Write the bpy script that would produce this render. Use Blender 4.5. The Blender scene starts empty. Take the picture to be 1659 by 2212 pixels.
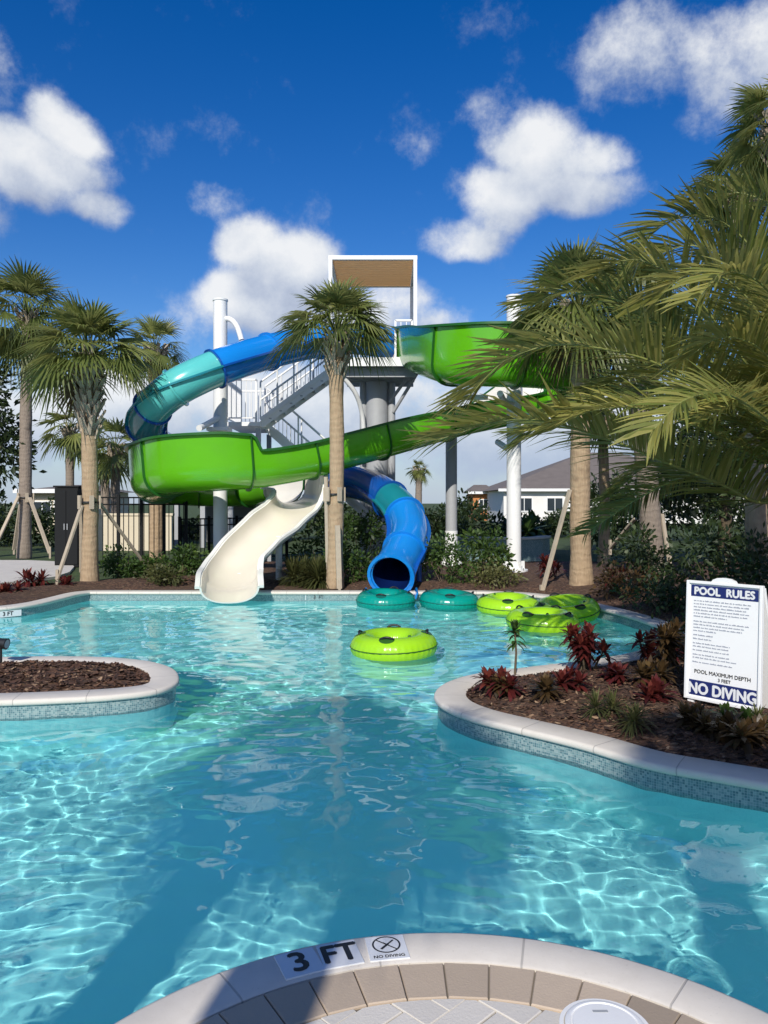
import bpy, bmesh, math, random
import numpy as np
from mathutils import Vector, Matrix
from mathutils.geometry import tessellate_polygon, delaunay_2d_cdt
from math import sin, cos, pi, radians, sqrt

SC = bpy.context.scene
COL = SC.collection
random.seed(11)

# ------------------------------------------------------------------ camera
FPX, CX, HY, EYE = 1671.0, 829.5, 1084.5, 1.7      # focal length, centre, horizon in photo units; eye height
cam_d = bpy.data.cameras.new('camera')
cam = bpy.data.objects.new('camera', cam_d)
COL.objects.link(cam)
cam.location = (0, 0, EYE)
cam.rotation_euler = (radians(90), 0, 0)
cam_d.sensor_fit = 'VERTICAL'
cam_d.sensor_height = 36.0
cam_d.lens = 36.0 * FPX / 2212.0
cam_d.shift_y = (HY - 1106.0) / 2212.0
cam_d.clip_start = 0.05
cam_d.clip_end = 3000
SC.camera = cam

# ------------------------------------------------------------------ exposure
SC.view_settings.view_transform = 'Standard'
SC.view_settings.look = 'None'
SC.view_settings.exposure = 0.0
SC.view_settings.gamma = 1.0
SC.cycles.use_denoising = True
SC.cycles.max_bounces = 10
SC.cycles.transparent_max_bounces = 16
SC.cycles.sample_clamp_indirect = 6.0

# ------------------------------------------------------------------ sun
SUN_AZ, SUN_EL = radians(11.0), radians(34.0)       # light travels towards +Y, slightly +X
sun_d = bpy.data.lights.new('sun', 'SUN')
sun_d.energy = 4.6
sun_d.angle = radians(0.53)
sun_d.color = (1.0, 0.95, 0.87)
sun = bpy.data.objects.new('sun', sun_d)
COL.objects.link(sun)
sun.location = (-10, -30, 30)
sun.rotation_euler = Vector((sin(SUN_AZ) * cos(SUN_EL), cos(SUN_AZ) * cos(SUN_EL), -sin(SUN_EL))).to_track_quat('-Z', 'Y').to_euler()
sun_d.cycles.is_caustics_light = True


# ------------------------------------------------------------------ node helper
class NT:
    """Small helper to write node trees."""
    def __init__(s, tree):
        s.t = tree
        tree.nodes.clear()

    def n(s, typ, _props=None, **inp):
        nd = s.t.nodes.new(typ)
        for k, v in (_props or {}).items():
            setattr(nd, k, v)
        for k, v in inp.items():
            key = int(k[1:]) if k[0] == 'i' and k[1:].isdigit() else k.replace('_', ' ')
            sock = nd.inputs[key]
            if isinstance(v, bpy.types.NodeSocket):
                s.t.links.new(v, sock)
            elif isinstance(v, bpy.types.Node):
                s.t.links.new(v.outputs[0], sock)
            else:
                sock.default_value = v
        return nd

    def math(s, op, a, b=None, c=None, clamp=False):
        kw = {'i0': a}
        if b is not None: kw['i1'] = b
        if c is not None: kw['i2'] = c
        return s.n('ShaderNodeMath', {'operation': op, 'use_clamp': clamp}, **kw).outputs[0]

    def vec(s, op, a, b=None, out=0):
        kw = {'i0': a}
        if b is not None: kw['i1'] = b
        return s.n('ShaderNodeVectorMath', {'operation': op}, **kw).outputs[out]

    def mix(s, f, a, b, blend='MIX'):
        nd = s.t.nodes.new('ShaderNodeMix')
        nd.data_type = 'RGBA'
        nd.blend_type = blend
        for sock, v in ((nd.inputs['Factor'], f), (nd.inputs[6], a), (nd.inputs[7], b)):
            if isinstance(v, bpy.types.NodeSocket): s.t.links.new(v, sock)
            elif isinstance(v, (int, float)): sock.default_value = v
            else: sock.default_value = tuple(v) + ((1,) if len(v) == 3 else ())
        return nd.outputs[2]

    def ramp(s, f, stops, interp='LINEAR'):
        nd = s.n('ShaderNodeValToRGB', None, Fac=f)
        cr = nd.color_ramp
        cr.interpolation = interp
        while len(cr.elements) < len(stops): cr.elements.new(0.5)
        for e, (p, c) in zip(cr.elements, stops):
            e.position = p
            e.color = tuple(c) + (1,) if not isinstance(c, (int, float)) else (c, c, c, 1)
        return nd.outputs[0]

    def smooth(s, x, a, b):
        return s.n('ShaderNodeMapRange', {'interpolation_type': 'SMOOTHSTEP'}, i0=x, i1=a, i2=b, i3=0.0, i4=1.0).outputs[0]

    def noise(s, v, scale, detail=4.0, rough=0.55, out=0, dist=0.0):
        return s.n('ShaderNodeTexNoise', None, Vector=v, Scale=scale, Detail=detail, Roughness=rough, Distortion=dist).outputs[out]

    def link(s, a, b):
        s.t.links.new(a, b)


# ------------------------------------------------------------------ world: sky and clouds
def pix_dir(px, py):
    return Vector(((px - CX) / FPX, 1.0, (HY - py) / FPX)).normalized()

world = bpy.data.worlds.new('World')
SC.world = world
world.use_nodes = True

def make_cloud_group():
    g = bpy.data.node_groups.new('cloud_density', 'ShaderNodeTree')
    g.interface.new_socket('Vector', in_out='INPUT', socket_type='NodeSocketVector')
    g.interface.new_socket('Density', in_out='OUTPUT', socket_type='NodeSocketFloat')
    N = NT(g)
    gi = g.nodes.new('NodeGroupInput'); go = g.nodes.new('NodeGroupOutput')
    v = gi.outputs[0]
    warp = N.n('ShaderNodeTexNoise', None, Vector=v, Scale=5.0, Detail=3.0, Roughness=0.5)
    wv = N.vec('MULTIPLY_ADD', N.vec('SUBTRACT', warp.outputs['Color'], (0.5, 0.5, 0.5)), (0.10, 0.10, 0.10))
    N.link(v, wv.node.inputs[2])
    p = wv
    # cumulus heaps: (px, py, half width, half height, strength) as directions in the sky
    blobs = [
        (90, 375, 165, 85, 1.0), (150, 310, 100, 75, 1.0), (205, 470, 80, 55, .75), (30, 410, 160, 65, .95),
        (-230, 420, 230, 120, .9), (-600, 330, 300, 140, .9),
        (540, 520, 105, 85, 1.0), (620, 580, 150, 100, 1.0), (560, 660, 170, 90, 1.0), (700, 690, 240, 110, .9),
        (450, 420, 115, 60, .42),
        (1180, 350, 130, 100, 1.0), (1280, 370, 110, 75, .85), (1130, 430, 180, 85, 1.0), (1000, 505, 150, 50, .8),
        (1250, 450, 150, 70, .8),
        (1090, 240, 110, 60, .42), (930, 340, 80, 45, .32), (770, 320, 60, 50, .32),
        (1560, 130, 280, 140, .62), (1700, 70, 280, 160, .72), (1480, 270, 90, 70, .45), (1400, 90, 130, 90, .5),
        (2050, 420, 330, 160, .9), (2500, 250, 380, 180, .9), (-20, 160, 130, 120, .36), (20, 260, 90, 40, .3),
        (820, 640, 190, 70, .7),
        (300, 880, 420, 105, .95), (-100, 880, 400, 130, .95), (700, 880, 440, 130, 1.0), (1150, 930, 440, 140, 1.0), (1700, 900, 420, 150, .95),
        (430, 700, 110, 70, .45), (950, 700, 120, 80, .55),
    ]
    acc = None
    for (px, py, hw, hh, st) in blobs:
        c = pix_dir(px, py)
        k = c.y                                  # shorten far from the axis
        d = N.vec('SUBTRACT', p, tuple(c))
        d = N.vec('MULTIPLY', d, (1.12 * FPX / (hw * k), 0.6 * FPX / (hw * k), 1.12 * FPX / (hh * k)))
        L = N.vec('LENGTH', d, out=1)
        f = N.n('ShaderNodeMapRange', {'interpolation_type': 'SMOOTHERSTEP'}, i0=L, i1=0.15, i2=1.55, i3=st, i4=0.0).outputs[0]
        acc = f if acc is None else N.math('SMOOTH_MAX', acc, f, 0.25)
    fb = N.noise(v, 10.0, 12.0, 0.66)
    fb2 = N.noise(v, 3.2, 5.0, 0.55)
    # elsewhere in the sky: scattered cloud
    sep = N.n('ShaderNodeSeparateXYZ', None, i0=v)
    behind = N.smooth(sep.outputs[1], 0.55, 0.2)
    wild = N.math('MULTIPLY', N.smooth(fb2, 0.5, 0.72), behind)
    acc = N.math('MAXIMUM', acc, wild)
    dens = N.math('ADD', acc, N.math('MULTIPLY', N.math('SUBTRACT', fb, 0.5), 1.55))
    gate = N.smooth(acc, 0.02, 0.25)
    dens = N.math('MULTIPLY', dens, gate)
    N.link(dens, go.inputs[0])
    return g

def make_world():
    N = NT(world.node_tree)
    out = N.n('ShaderNodeOutputWorld')
    sky = N.n('ShaderNodeTexSky', {'sky_type': 'NISHITA', 'sun_disc': False, 'sun_elevation': SUN_EL,
                                   'sun_rotation': pi + SUN_AZ, 'air_density': 1.0, 'dust_density': 0.35, 'ozone_density': 2.2, 'altitude': 0.0})
    hs = N.n('ShaderNodeHueSaturation', None, Hue=0.516, Saturation=1.46, Value=1.17, Fac=1.0, Color=sky.outputs[0])
    tc = N.n('ShaderNodeTexCoord').outputs['Generated']
    grp = make_cloud_group()
    def dens(v):
        nd = world.node_tree.nodes.new('ShaderNodeGroup'); nd.node_tree = grp
        N.link(v, nd.inputs[0]); return nd.outputs[0]
    d0 = dens(tc)
    d1 = dens(N.vec('ADD', tc, (-0.018, 0.0, 0.045)))
    cover = N.smooth(d0, 0.20, 0.84)
    lit = N.math('SUBTRACT', d0, d1)
    lit = N.math('MULTIPLY_ADD', lit, 0.66, 0.50, clamp=True)
    ccol = N.ramp(lit, [(0.0, (3.4, 3.9, 5.2)), (0.4, (5.2, 5.8, 7.0)), (0.7, (7.4, 7.8, 8.4)), (1.0, (9.2, 9.3, 9.4))])
    col = N.mix(N.math('MULTIPLY', cover, 0.94), hs.outputs[0], ccol)
    el = N.n('ShaderNodeSeparateXYZ', None, i0=tc).outputs[2]
    col = N.mix(N.math('MULTIPLY', N.smooth(el, 0.16, 0.0), 0.85), col, (4.2, 5.2, 7.0))
    bg = N.n('ShaderNodeBackground', None, Color=col, Strength=0.10)
    N.link(bg.outputs[0], out.inputs[0])
make_world()

# ------------------------------------------------------------------ placing helpers
def D(px, py, Y):
    """World point at depth Y that the photo shows at (px, py)."""
    return Vector(((px - CX) * Y / FPX, Y, EYE + (HY - py) * Y / FPX))

def G(px, py, z=0.0):
    Y = FPX * (EYE - z) / (py - HY)
    return Vector(((px - CX) * Y / FPX, Y, z))

def catmull(pts, n=8, closed=False):
    P = [Vector(p) for p in pts]
    out = []
    m = len(P)
    rng = range(m) if closed else range(m - 1)
    for i in rng:
        if closed:
            a, b, c, d = P[(i - 1) % m], P[i], P[(i + 1) % m], P[(i + 2) % m]
        else:
            b, c = P[i], P[i + 1]
            a = P[i - 1] if i > 0 else b * 2 - c
            d = P[i + 2] if i + 2 < m else c * 2 - b
        # centripetal
        def tj(ti, p, q): return ti + max((q - p).length, 1e-6) ** 0.5
        t0 = 0; t1 = tj(t0, a, b); t2 = tj(t1, b, c); t3 = tj(t2, c, d)
        for k in range(n):
            t = t1 + (t2 - t1) * k / n
            A1 = a * ((t1 - t) / (t1 - t0)) + b * ((t - t0) / (t1 - t0))
            A2 = b * ((t2 - t) / (t2 - t1)) + c * ((t - t1) / (t2 - t1))
            A3 = c * ((t3 - t) / (t3 - t2)) + d * ((t - t2) / (t3 - t2))
            B1 = A1 * ((t2 - t) / (t2 - t0)) + A2 * ((t - t0) / (t2 - t0))
            B2 = A2 * ((t3 - t) / (t3 - t1)) + A3 * ((t - t1) / (t3 - t1))
            out.append(B1 * ((t2 - t) / (t2 - t1)) + B2 * ((t - t1) / (t2 - t1)))
    if not closed: out.append(P[-1].copy())
    return out

def resample(pts, step, closed=False):
    P = [Vector(p) for p in pts]
    if closed: P = P + [P[0]]
    L = [0.0]
    for i in range(1, len(P)): L.append(L[-1] + (P[i] - P[i - 1]).length)
    n = max(2, int(round(L[-1] / step)))
    out, j = [], 0
    for k in range(n if closed else n + 1):
        t = L[-1] * k / n
        while j < len(L) - 2 and L[j + 1] < t: j += 1
        f = (t - L[j]) / max(L[j + 1] - L[j], 1e-9)
        out.append(P[j].lerp(P[j + 1], f))
    return out


class MB:
    """Collects geometry in world coordinates; build() links it as ONE mesh object."""
    def __init__(s):
        s.v, s.f, s.m, s.c, s.uv = [], [], [], [], []
        s.usec = s.useuv = False

    def face(s, idx, mat=0, tint=0.5, uv=None):
        s.f.append(tuple(idx)); s.m.append(mat); s.c.append(tint); s.uv.append(uv)
        if uv: s.useuv = True
        if tint != 0.5: s.usec = True

    def add(s, vs):
        b = len(s.v); s.v.extend([tuple(v) for v in vs]); return b

    def poly(s, vs, mat=0, tint=0.5, uv=None):
        b = s.add(vs); s.face(range(b, b + len(vs)), mat, tint, uv)

    def box(s, c, size, rot=None, mat=0, bev=0.0):
        hx, hy, hz = size[0] / 2, size[1] / 2, size[2] / 2
        M = rot if rot is not None else Matrix.Identity(3)
        c = Vector(c)
        if bev <= 0:
            b = s.add([c + M @ Vector((x * hx, y * hy, z * hz)) for x in (-1, 1) for y in (-1, 1) for z in (-1, 1)])
            for q in ((0, 1, 3, 2), (4, 6, 7, 5), (0, 4, 5, 1), (2, 3, 7, 6), (0, 2, 6, 4), (1, 5, 7, 3)):
                s.face([b + i for i in q], mat)
        else:
            bm = bmesh.new()
            bmesh.ops.create_cube(bm, size=1.0)
            bmesh.ops.scale(bm, vec=size, verts=bm.verts)
            bmesh.ops.bevel(bm, geom=bm.edges[:], offset=bev, segments=2, affect='EDGES', profile=0.5)
            b = s.add([c + M @ v.co for v in bm.verts])
            bm.verts.index_update()
            for f in bm.faces: s.face([b + v.index for v in f.verts], mat)
            bm.free()

    def beam(s, a, b, w, h, mat=0, up=(0, 0, 1), bev=0.0):
        """Box from a to b, w across, h along 'up'."""
        a, b = Vector(a), Vector(b)
        d = b - a
        x = d.normalized(); u = Vector(up)
        y = u.cross(x)
        if y.length < 1e-4: y = Vector((1, 0, 0)).cross(x)
        y.normalize(); z = x.cross(y)
        M = Matrix((x, y, z)).transposed()
        s.box((a + b) / 2, (d.length, w, h), M, mat, bev)

    def tube(s, pts, r, n=10, mat=0, cap=True, tint=0.5, closed=False):
        P = [Vector(p) for p in pts]
        R = r if isinstance(r, (list, tuple)) else [r] * len(P)
        m = len(P)
        ref = None; b0 = len(s.v)
        for i in range(m):
            if closed: t = P[(i + 1) % m] - P[(i - 1) % m]
            else: t = P[min(i + 1, m - 1)] - P[max(i - 1, 0)]
            t.normalize()
            if ref is None:
                ref = Vector((0, 0, 1)) if abs(t.z) < 0.9 else Vector((1, 0, 0))
            x = ref - t * ref.dot(t); x.normalize(); ref = x
            y = t.cross(x)
            s.add([P[i] + (x * cos(2 * pi * k / n) + y * sin(2 * pi * k / n)) * R[i] for k in range(n)])
        for i in range(m if closed else m - 1):
            for k in range(n):
                a = b0 + i * n; c = b0 + ((i + 1) % m) * n
                s.face((a + k, a + (k + 1) % n, c + (k + 1) % n, c + k), mat, tint)
        if cap and not closed:
            s.face([b0 + k for k in range(n)][::-1], mat, tint)
            s.face([b0 + (m - 1) * n + k for k in range(n)], mat, tint)

    def lathe(s, c, prof, n=24, mat=0, cap=True):
        """prof: list of (radius, z) from bottom to top about a vertical axis at c."""
        c = Vector(c); b0 = len(s.v); m = len(prof)
        for (r, z) in prof:
            s.add([c + Vector((r * cos(2 * pi * k / n), r * sin(2 * pi * k / n), z)) for k in range(n)])
        for i in range(m - 1):
            for k in range(n):
                a = b0 + i * n; d = a + n
                s.face((a + k, a + (k + 1) % n, d + (k + 1) % n, d + k), mat)
        if cap:
            s.face([b0 + k for k in range(n)][::-1], mat)
            s.face([b0 + (m - 1) * n + k for k in range(n)], mat)

    def build(s, name, mats, parent=None, smooth=False, angle=None):
        me = bpy.data.meshes.new(name)
        root = parent
        while root is not None and root.parent is not None: root = root.parent
        off = np.array(root.location if root is not None else (0, 0, 0))
        V = np.array(s.v, dtype=float).reshape(-1, 3) - off
        me.from_pydata(V.tolist(), [], s.f)
        if not isinstance(mats, (list, tuple)): mats = [mats]
        for m in mats: me.materials.append(m)
        if len(mats) > 1: me.polygons.foreach_set('material_index', s.m)
        if s.usec:
            at = me.attributes.new('tint', 'FLOAT', 'FACE')
            at.data.foreach_set('value', s.c)
        if s.useuv:
            uvl = me.uv_layers.new(name='UVMap')
            flat = []
            for f, u in zip(s.f, s.uv):
                if u is None: flat.extend([0.0, 0.0] * len(f))
                else:
                    for q in u: flat.extend(q)
            uvl.data.foreach_set('uv', flat)
        if smooth:
            me.polygons.foreach_set('use_smooth', [True] * len(me.polygons))
            if angle is not None:
                bm = bmesh.new(); bm.from_mesh(me)
                for e in bm.edges:
                    if len(e.link_faces) == 2 and e.calc_face_angle(0) > radians(angle): e.smooth = False
                bm.to_mesh(me); bm.free()
        me.validate()
        o = bpy.data.objects.new(name, me)
        COL.objects.link(o)
        if parent is not None: o.parent = parent
        return o


def tag(o, label=None, cat=None, group=None, kind=None):
    if label: o['label'] = label
    if cat: o['category'] = cat
    if group: o['group'] = group
    if kind: o['kind'] = kind
    return o

def thing(name, label, cat, loc=(0, 0, 0), group=None):
    o = bpy.data.objects.new(name, None)
    o.empty_display_size = 0.2
    COL.objects.link(o)
    o.location = loc
    return tag(o, label, cat, group)

def struct(o):
    o['kind'] = 'structure'
    return o

def dup(root, loc, rz=0.0, sc=1.0, label=None, group=None):
    r = root.copy(); COL.objects.link(r)
    r.location = loc; r.rotation_euler = (0, 0, rz); r.scale = (sc, sc, sc) if not isinstance(sc, tuple) else sc
    if label: r['label'] = label
    if group: r['group'] = group
    for ch in list(root.children):
        c = ch.copy(); COL.objects.link(c); c.parent = r
        for g in list(ch.children):
            d = g.copy(); COL.objects.link(d); d.parent = c
    return r

def text_mesh(body, size, align='CENTER'):
    """Triangulated flat lettering as (verts, faces) in XY, from Blender's built-in font."""
    cu = bpy.data.curves.new('lettering', 'FONT')
    cu.body = body; cu.size = size; cu.align_x = align; cu.align_y = 'CENTER'
    cu.resolution_u = 3
    ob = bpy.data.objects.new('lettering', cu)
    COL.objects.link(ob)
    dg = bpy.context.evaluated_depsgraph_get()
    me = bpy.data.meshes.new_from_object(ob.evaluated_get(dg))
    vs = [v.co.copy() for v in me.vertices]; fs = [tuple(p.vertices) for p in me.polygons]
    bpy.data.objects.remove(ob); bpy.data.curves.remove(cu); bpy.data.meshes.remove(me)
    return vs, fs

def add_text(mb, body, size, M, mat=0, align='CENTER', sx=1.0, bold=0.0):
    """Lettering on the plane M (4x4); bold > 0 thickens strokes with shifted copies, each 0.2 mm higher."""
    vs, fs = text_mesh(body, size, align)
    sh = [(0, 0)] if bold <= 0 else [(-bold, 0), (bold, 0), (0, bold), (0, -bold)]
    for k, (dx, dy) in enumerate(sh):
        b = mb.add([M @ Vector((v.x * sx + dx, v.y + dy, 0.0002 * k)) for v in vs])
        for f in fs: mb.face([b + i for i in f], mat)


# ------------------------------------------------------------------ materials
def bsdf(N, **kw):
    p = N.n('ShaderNodeBsdfPrincipled', None, **kw)
    o = N.n('ShaderNodeOutputMaterial')
    N.link(p.outputs[0], o.inputs[0])
    return p

def new_mat(name):
    m = bpy.data.materials.new(name)
    m.use_nodes = True
    return m, NT(m.node_tree)

def plain(name, col, rough=0.5, var=0.12, scale=6.0, bump=0.0, bscale=40.0, coat=0.0, metal=0.0, spec=0.5, dirt=0.0, trans=0.0):
    """Procedural paint or plastic: slight tonal variation, optional grain bump and patches of dirt."""
    m, N = new_mat(name)
    tc = N.n('ShaderNodeTexCoord').outputs['Object']
    f = N.noise(tc, scale, 5.0, 0.6)
    a = tuple(c * (1 - var) for c in col); b = tuple(min(1, c * (1 + var)) for c in col)
    c = N.mix(f, a, b)
    if dirt > 0:
        g = N.smooth(N.noise(tc, scale * 0.7, 7.0, 0.65), 0.5, 0.75)
        c = N.mix(N.math('MULTIPLY', g, dirt), c, tuple(0.45 * x + 0.05 for x in col))
    p = bsdf(N, Base_Color=c, Roughness=N.math('MULTIPLY_ADD', f, 0.12, rough - 0.06), Metallic=metal)
    p.inputs['Specular IOR Level'].default_value = spec
    p.inputs['Coat Weight'].default_value = coat
    p.inputs['Coat Roughness'].default_value = 0.06
    if trans > 0:
        p.inputs['Subsurface Weight'].default_value = trans
        p.inputs['Subsurface Radius'].default_value = (0.1, 0.1, 0.1)
    if bump > 0:
        bn = N.n('ShaderNodeBump', None, Strength=bump, Distance=0.01, Height=N.noise(tc, bscale, 5.0, 0.6))
        N.link(bn.outputs[0], p.inputs['Normal'])
    return m

def leaf_mat(name, c0, c1, c2, rough=0.45, trans=0.35):
    """Leaves: per-leaf tint from dark to light, light shining through."""
    m, N = new_mat(name)
    at = N.n('ShaderNodeAttribute', {'attribute_name': 'tint'}).outputs['Fac']
    oi = N.n('ShaderNodeObjectInfo').outputs['Random']
    t = N.math('ADD', at, N.math('MULTIPLY_ADD', oi, 0.16, -0.08), clamp=True)
    col = N.ramp(t, [(0.0, c0), (0.5, c1), (1.0, c2)])
    tc = N.n('ShaderNodeTexCoord').outputs['Object']
    col = N.mix(N.math('MULTIPLY', N.noise(tc, 3.0, 3.0), 0.35), col, tuple(0.6 * x for x in c1))
    p = N.n('ShaderNodeBsdfPrincipled', None, Base_Color=col, Roughness=rough)
    p.inputs['Specular IOR Level'].default_value = 0.4
    tr = N.n('ShaderNodeBsdfTranslucent', None, Color=N.mix(0.5, col, c2))
    mx = N.n('ShaderNodeMixShader', None, i0=trans, i1=p.outputs[0], i2=tr.outputs[0])
    o = N.n('ShaderNodeOutputMaterial')
    N.link(mx.outputs[0], o.inputs[0])
    return m

# ================================================================== SETTING
WZ = -0.17          # water level
FZ = -1.0           # pool floor
# shore of the big bank: left bank, far edge, cove, right planter, near right
def shore():
    far = [Vector((-13, 9.2, 0)), Vector((-9.5, 11.6, 0)), G(-60, 1316), G(20, 1311), G(80, 1303), G(130, 1292), G(175, 1281), G(194, 1278)]
    a = catmull(far, 8)
    straight = [G(194, 1278) + (G(1040, 1278.5) - G(194, 1278)) * t for t in (0.0, 0.25, 0.5, 0.75, 1.0)]
    cove = [G(1040, 1278.5), G(1130, 1283), G(1215, 1294), G(1290, 1311), G(1360, 1329), G(1412, 1347), G(1436, 1363), G(1428, 1381), G(1380, 1404),
            G(1300, 1421), G(1200, 1433), G(1100, 1445), G(1020, 1456), G(964, 1474), G(941, 1495), G(948, 1513), G(978, 1531), G(1030, 1549),
            G(1120, 1571), G(1250, 1602), G(1400, 1645), G(1550, 1672), G(1700, 1697), G(1900, 1726), Vector((4.75, 3.5, 0)), Vector((6.5, 2.6, 0)), Vector((9, 1.4, 0))]
    b = catmull(cove, 8)
    return a, straight, b
sh_a, sh_s, sh_b = shore()
SHORE = resample(sh_a, 0.09)[:-1] + resample(sh_s, 0.15)[:-1] + resample(sh_b, 0.08)

# planter island on the left
ISL = [G(-330, 1419), G(-150, 1418), G(0, 1418), G(150, 1417), G(250, 1420), G(325, 1428), G(370, 1442), G(384, 1459), G(378, 1475), G(338, 1489),
       G(250, 1500), G(110, 1508), G(0, 1512), G(-150, 1515), G(-330, 1516)]
ISL = resample(catmull(ISL + [Vector((-5.6, 6.75, 0)), Vector((-5.9, 7.6, 0))], 8, True), 0.07, True)

# near deck: a round landing that bulges into the pool
DC, DR = Vector((0.22, 1.66, 0)), 1.40
DECK = [Vector((-11, 3.0, 0)), Vector((-7, 0.9, 0)), Vector((-4, 0.35, 0)), Vector((-2.4, 0.35, 0)), Vector((-1.55, 0.75, 0))]
DECK = catmull(DECK, 8)[:-1]
DECK += [DC + Vector((cos(a), sin(a), 0)) * DR for a in [radians(202 - 4 * k) for k in range(0, 57)]]
DECK = resample(DECK + catmull([Vector((1.9, 0.78, 0)), Vector((2.8, 0.4, 0)), Vector((4.6, 0.3, 0)), Vector((7, 0.2, 0)), Vector((10, -0.3, 0))], 8), 0.06)

def normals2d(P, closed=False):
    """Unit normals to the left of travel."""
    m = len(P); out = []
    for i in range(m):
        a = P[(i - 1) % m] if closed or i > 0 else P[i]
        b = P[(i + 1) % m] if closed or i < m - 1 else P[i]
        t = (b - a); t.z = 0; t.normalize()
        out.append(Vector((-t.y, t.x, 0)))
    return out

def smooth_list(L, k, closed=False):
    m = len(L); out = []
    for i in range(m):
        acc = Vector((0, 0, 0))
        for j in range(-k, k + 1):
            q = (i + j) % m if closed else min(max(i + j, 0), m - 1)
            acc += L[q]
        out.append(acc / (2 * k + 1))
    return out

def sweep2d(mb, P, prof, side, closed=False, mats=None):
    """Sweep prof = [(inland distance, z)] along the outline P; side=+1: land lies left of travel. UV = metres."""
    N_ = normals2d(P, closed)
    m = len(P); k = len(prof)
    b0 = len(mb.v)
    L = [0.0]
    for i in range(1, m + 1): L.append(L[-1] + (P[i % m] - P[i - 1]).length)
    for i in range(m):
        for (d, z) in prof:
            q = P[i] + N_[i] * (side * d)
            mb.v.append((q.x, q.y, z))
    V = [0.0]
    for j in range(1, k): V.append(V[-1] + math.hypot(prof[j][0] - prof[j - 1][0], prof[j][1] - prof[j - 1][1]))
    for i in range(m if closed else m - 1):
        a, c = b0 + i * k, b0 + ((i + 1) % m) * k
        for j in range(k - 1):
            f = (a + j, c + j, c + j + 1, a + j + 1)
            uv = [(L[i], V[j]), (L[i + 1], V[j]), (L[i + 1], V[j + 1]), (L[i], V[j + 1])]
            mb.face(f if side > 0 else f[::-1], mats[j] if mats else 0, 0.5, uv if side > 0 else uv[::-1])

def inside(p, poly):
    c = False; n = len(poly); x, y = p[0], p[1]
    j = n - 1
    for i in range(n):
        xi, yi = poly[i][0], poly[i][1]; xj, yj = poly[j][0], poly[j][1]
        if (yi > y) != (yj > y) and x < (xj - xi) * (y - yi) / (yj - yi) + xi: c = not c
        j = i
    return c

def fill_sheet(name, outline, mats, zfn, stepfn, seed=0, smooth=True, tmin=None):
    """Triangulated sheet inside an outline with inner points for relief."""
    rnd = random.Random(seed)
    poly = [(p[0], p[1]) for p in outline]
    xs = [p[0] for p in poly]; ys = [p[1] for p in poly]
    pts = list(poly)
    y = min(ys)
    while y < max(ys):
        st = stepfn(y); x = min(xs)
        while x < max(xs):
            q = (x + rnd.uniform(-.3, .3) * st, y + rnd.uniform(-.3, .3) * st)
            if inside(q, poly): pts.append(q)
            x += st
        y += st
    n = len(poly)
    res = delaunay_2d_cdt([Vector(p) for p in pts], [(i, (i + 1) % n) for i in range(n)], [list(range(n))], 1, 1e-5)
    mb = MB()
    edge = set()
    mb.add([Vector((v.x, v.y, zfn(v.x, v.y))) for v in res[0]])
    for f in res[2]:
        a, b, c = [Vector(mb.v[i]) for i in f[:3]]
        g = list(f) if (b - a).cross(c - a).z > 0 else list(f)[::-1]
        mb.face(g)
    return mb.build(name, mats, None, smooth)

# ------------------------------------------------------------------ materials of the setting
def mat_coping():
    m, N = new_mat('cream_coping_stone')
    uv = N.n('ShaderNodeTexCoord').outputs['UV']
    ob = N.n('ShaderNodeTexCoord').outputs['Object']
    s = N.n('ShaderNodeSeparateXYZ', None, i0=uv)
    u = N.math('DIVIDE', s.outputs[0], 0.6)
    fr = N.math('FRACT', u)
    d = N.math('ABSOLUTE', N.math('SUBTRACT', fr, 0.5))
    joint = N.smooth(d, 0.4905, 0.4965)
    cell = N.n('ShaderNodeTexWhiteNoise', {'noise_dimensions': '1D'}, W=N.math('FLOOR', u)).outputs['Value']
    f = N.noise(ob, 7.0, 8.0, 0.65)
    g = N.noise(ob, 90.0, 3.0, 0.6)
    c = N.mix(f, (0.56, 0.51, 0.44), (0.73, 0.68, 0.60))
    c = N.mix(N.math('MULTIPLY', cell, 0.22), c, (0.58, 0.53, 0.46))
    pit = N.smooth(g, 0.62, 0.75)
    c = N.mix(N.math('MULTIPLY', pit, 0.45), c, (0.42, 0.38, 0.33))
    c = N.mix(N.math('MULTIPLY', joint, 0.65), c, (0.30, 0.28, 0.25))
    p = bsdf(N, Base_Color=c, Roughness=0.75)
    h = N.math('SUBTRACT', N.math('MULTIPLY', g, 0.25), N.math('ADD', joint, N.math('MULTIPLY', pit, 0.4)))
    bn = N.n('ShaderNodeBump', None, Strength=0.5, Distance=0.004, Height=h)
    N.link(bn.outputs[0], p.inputs['Normal'])
    return m

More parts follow.
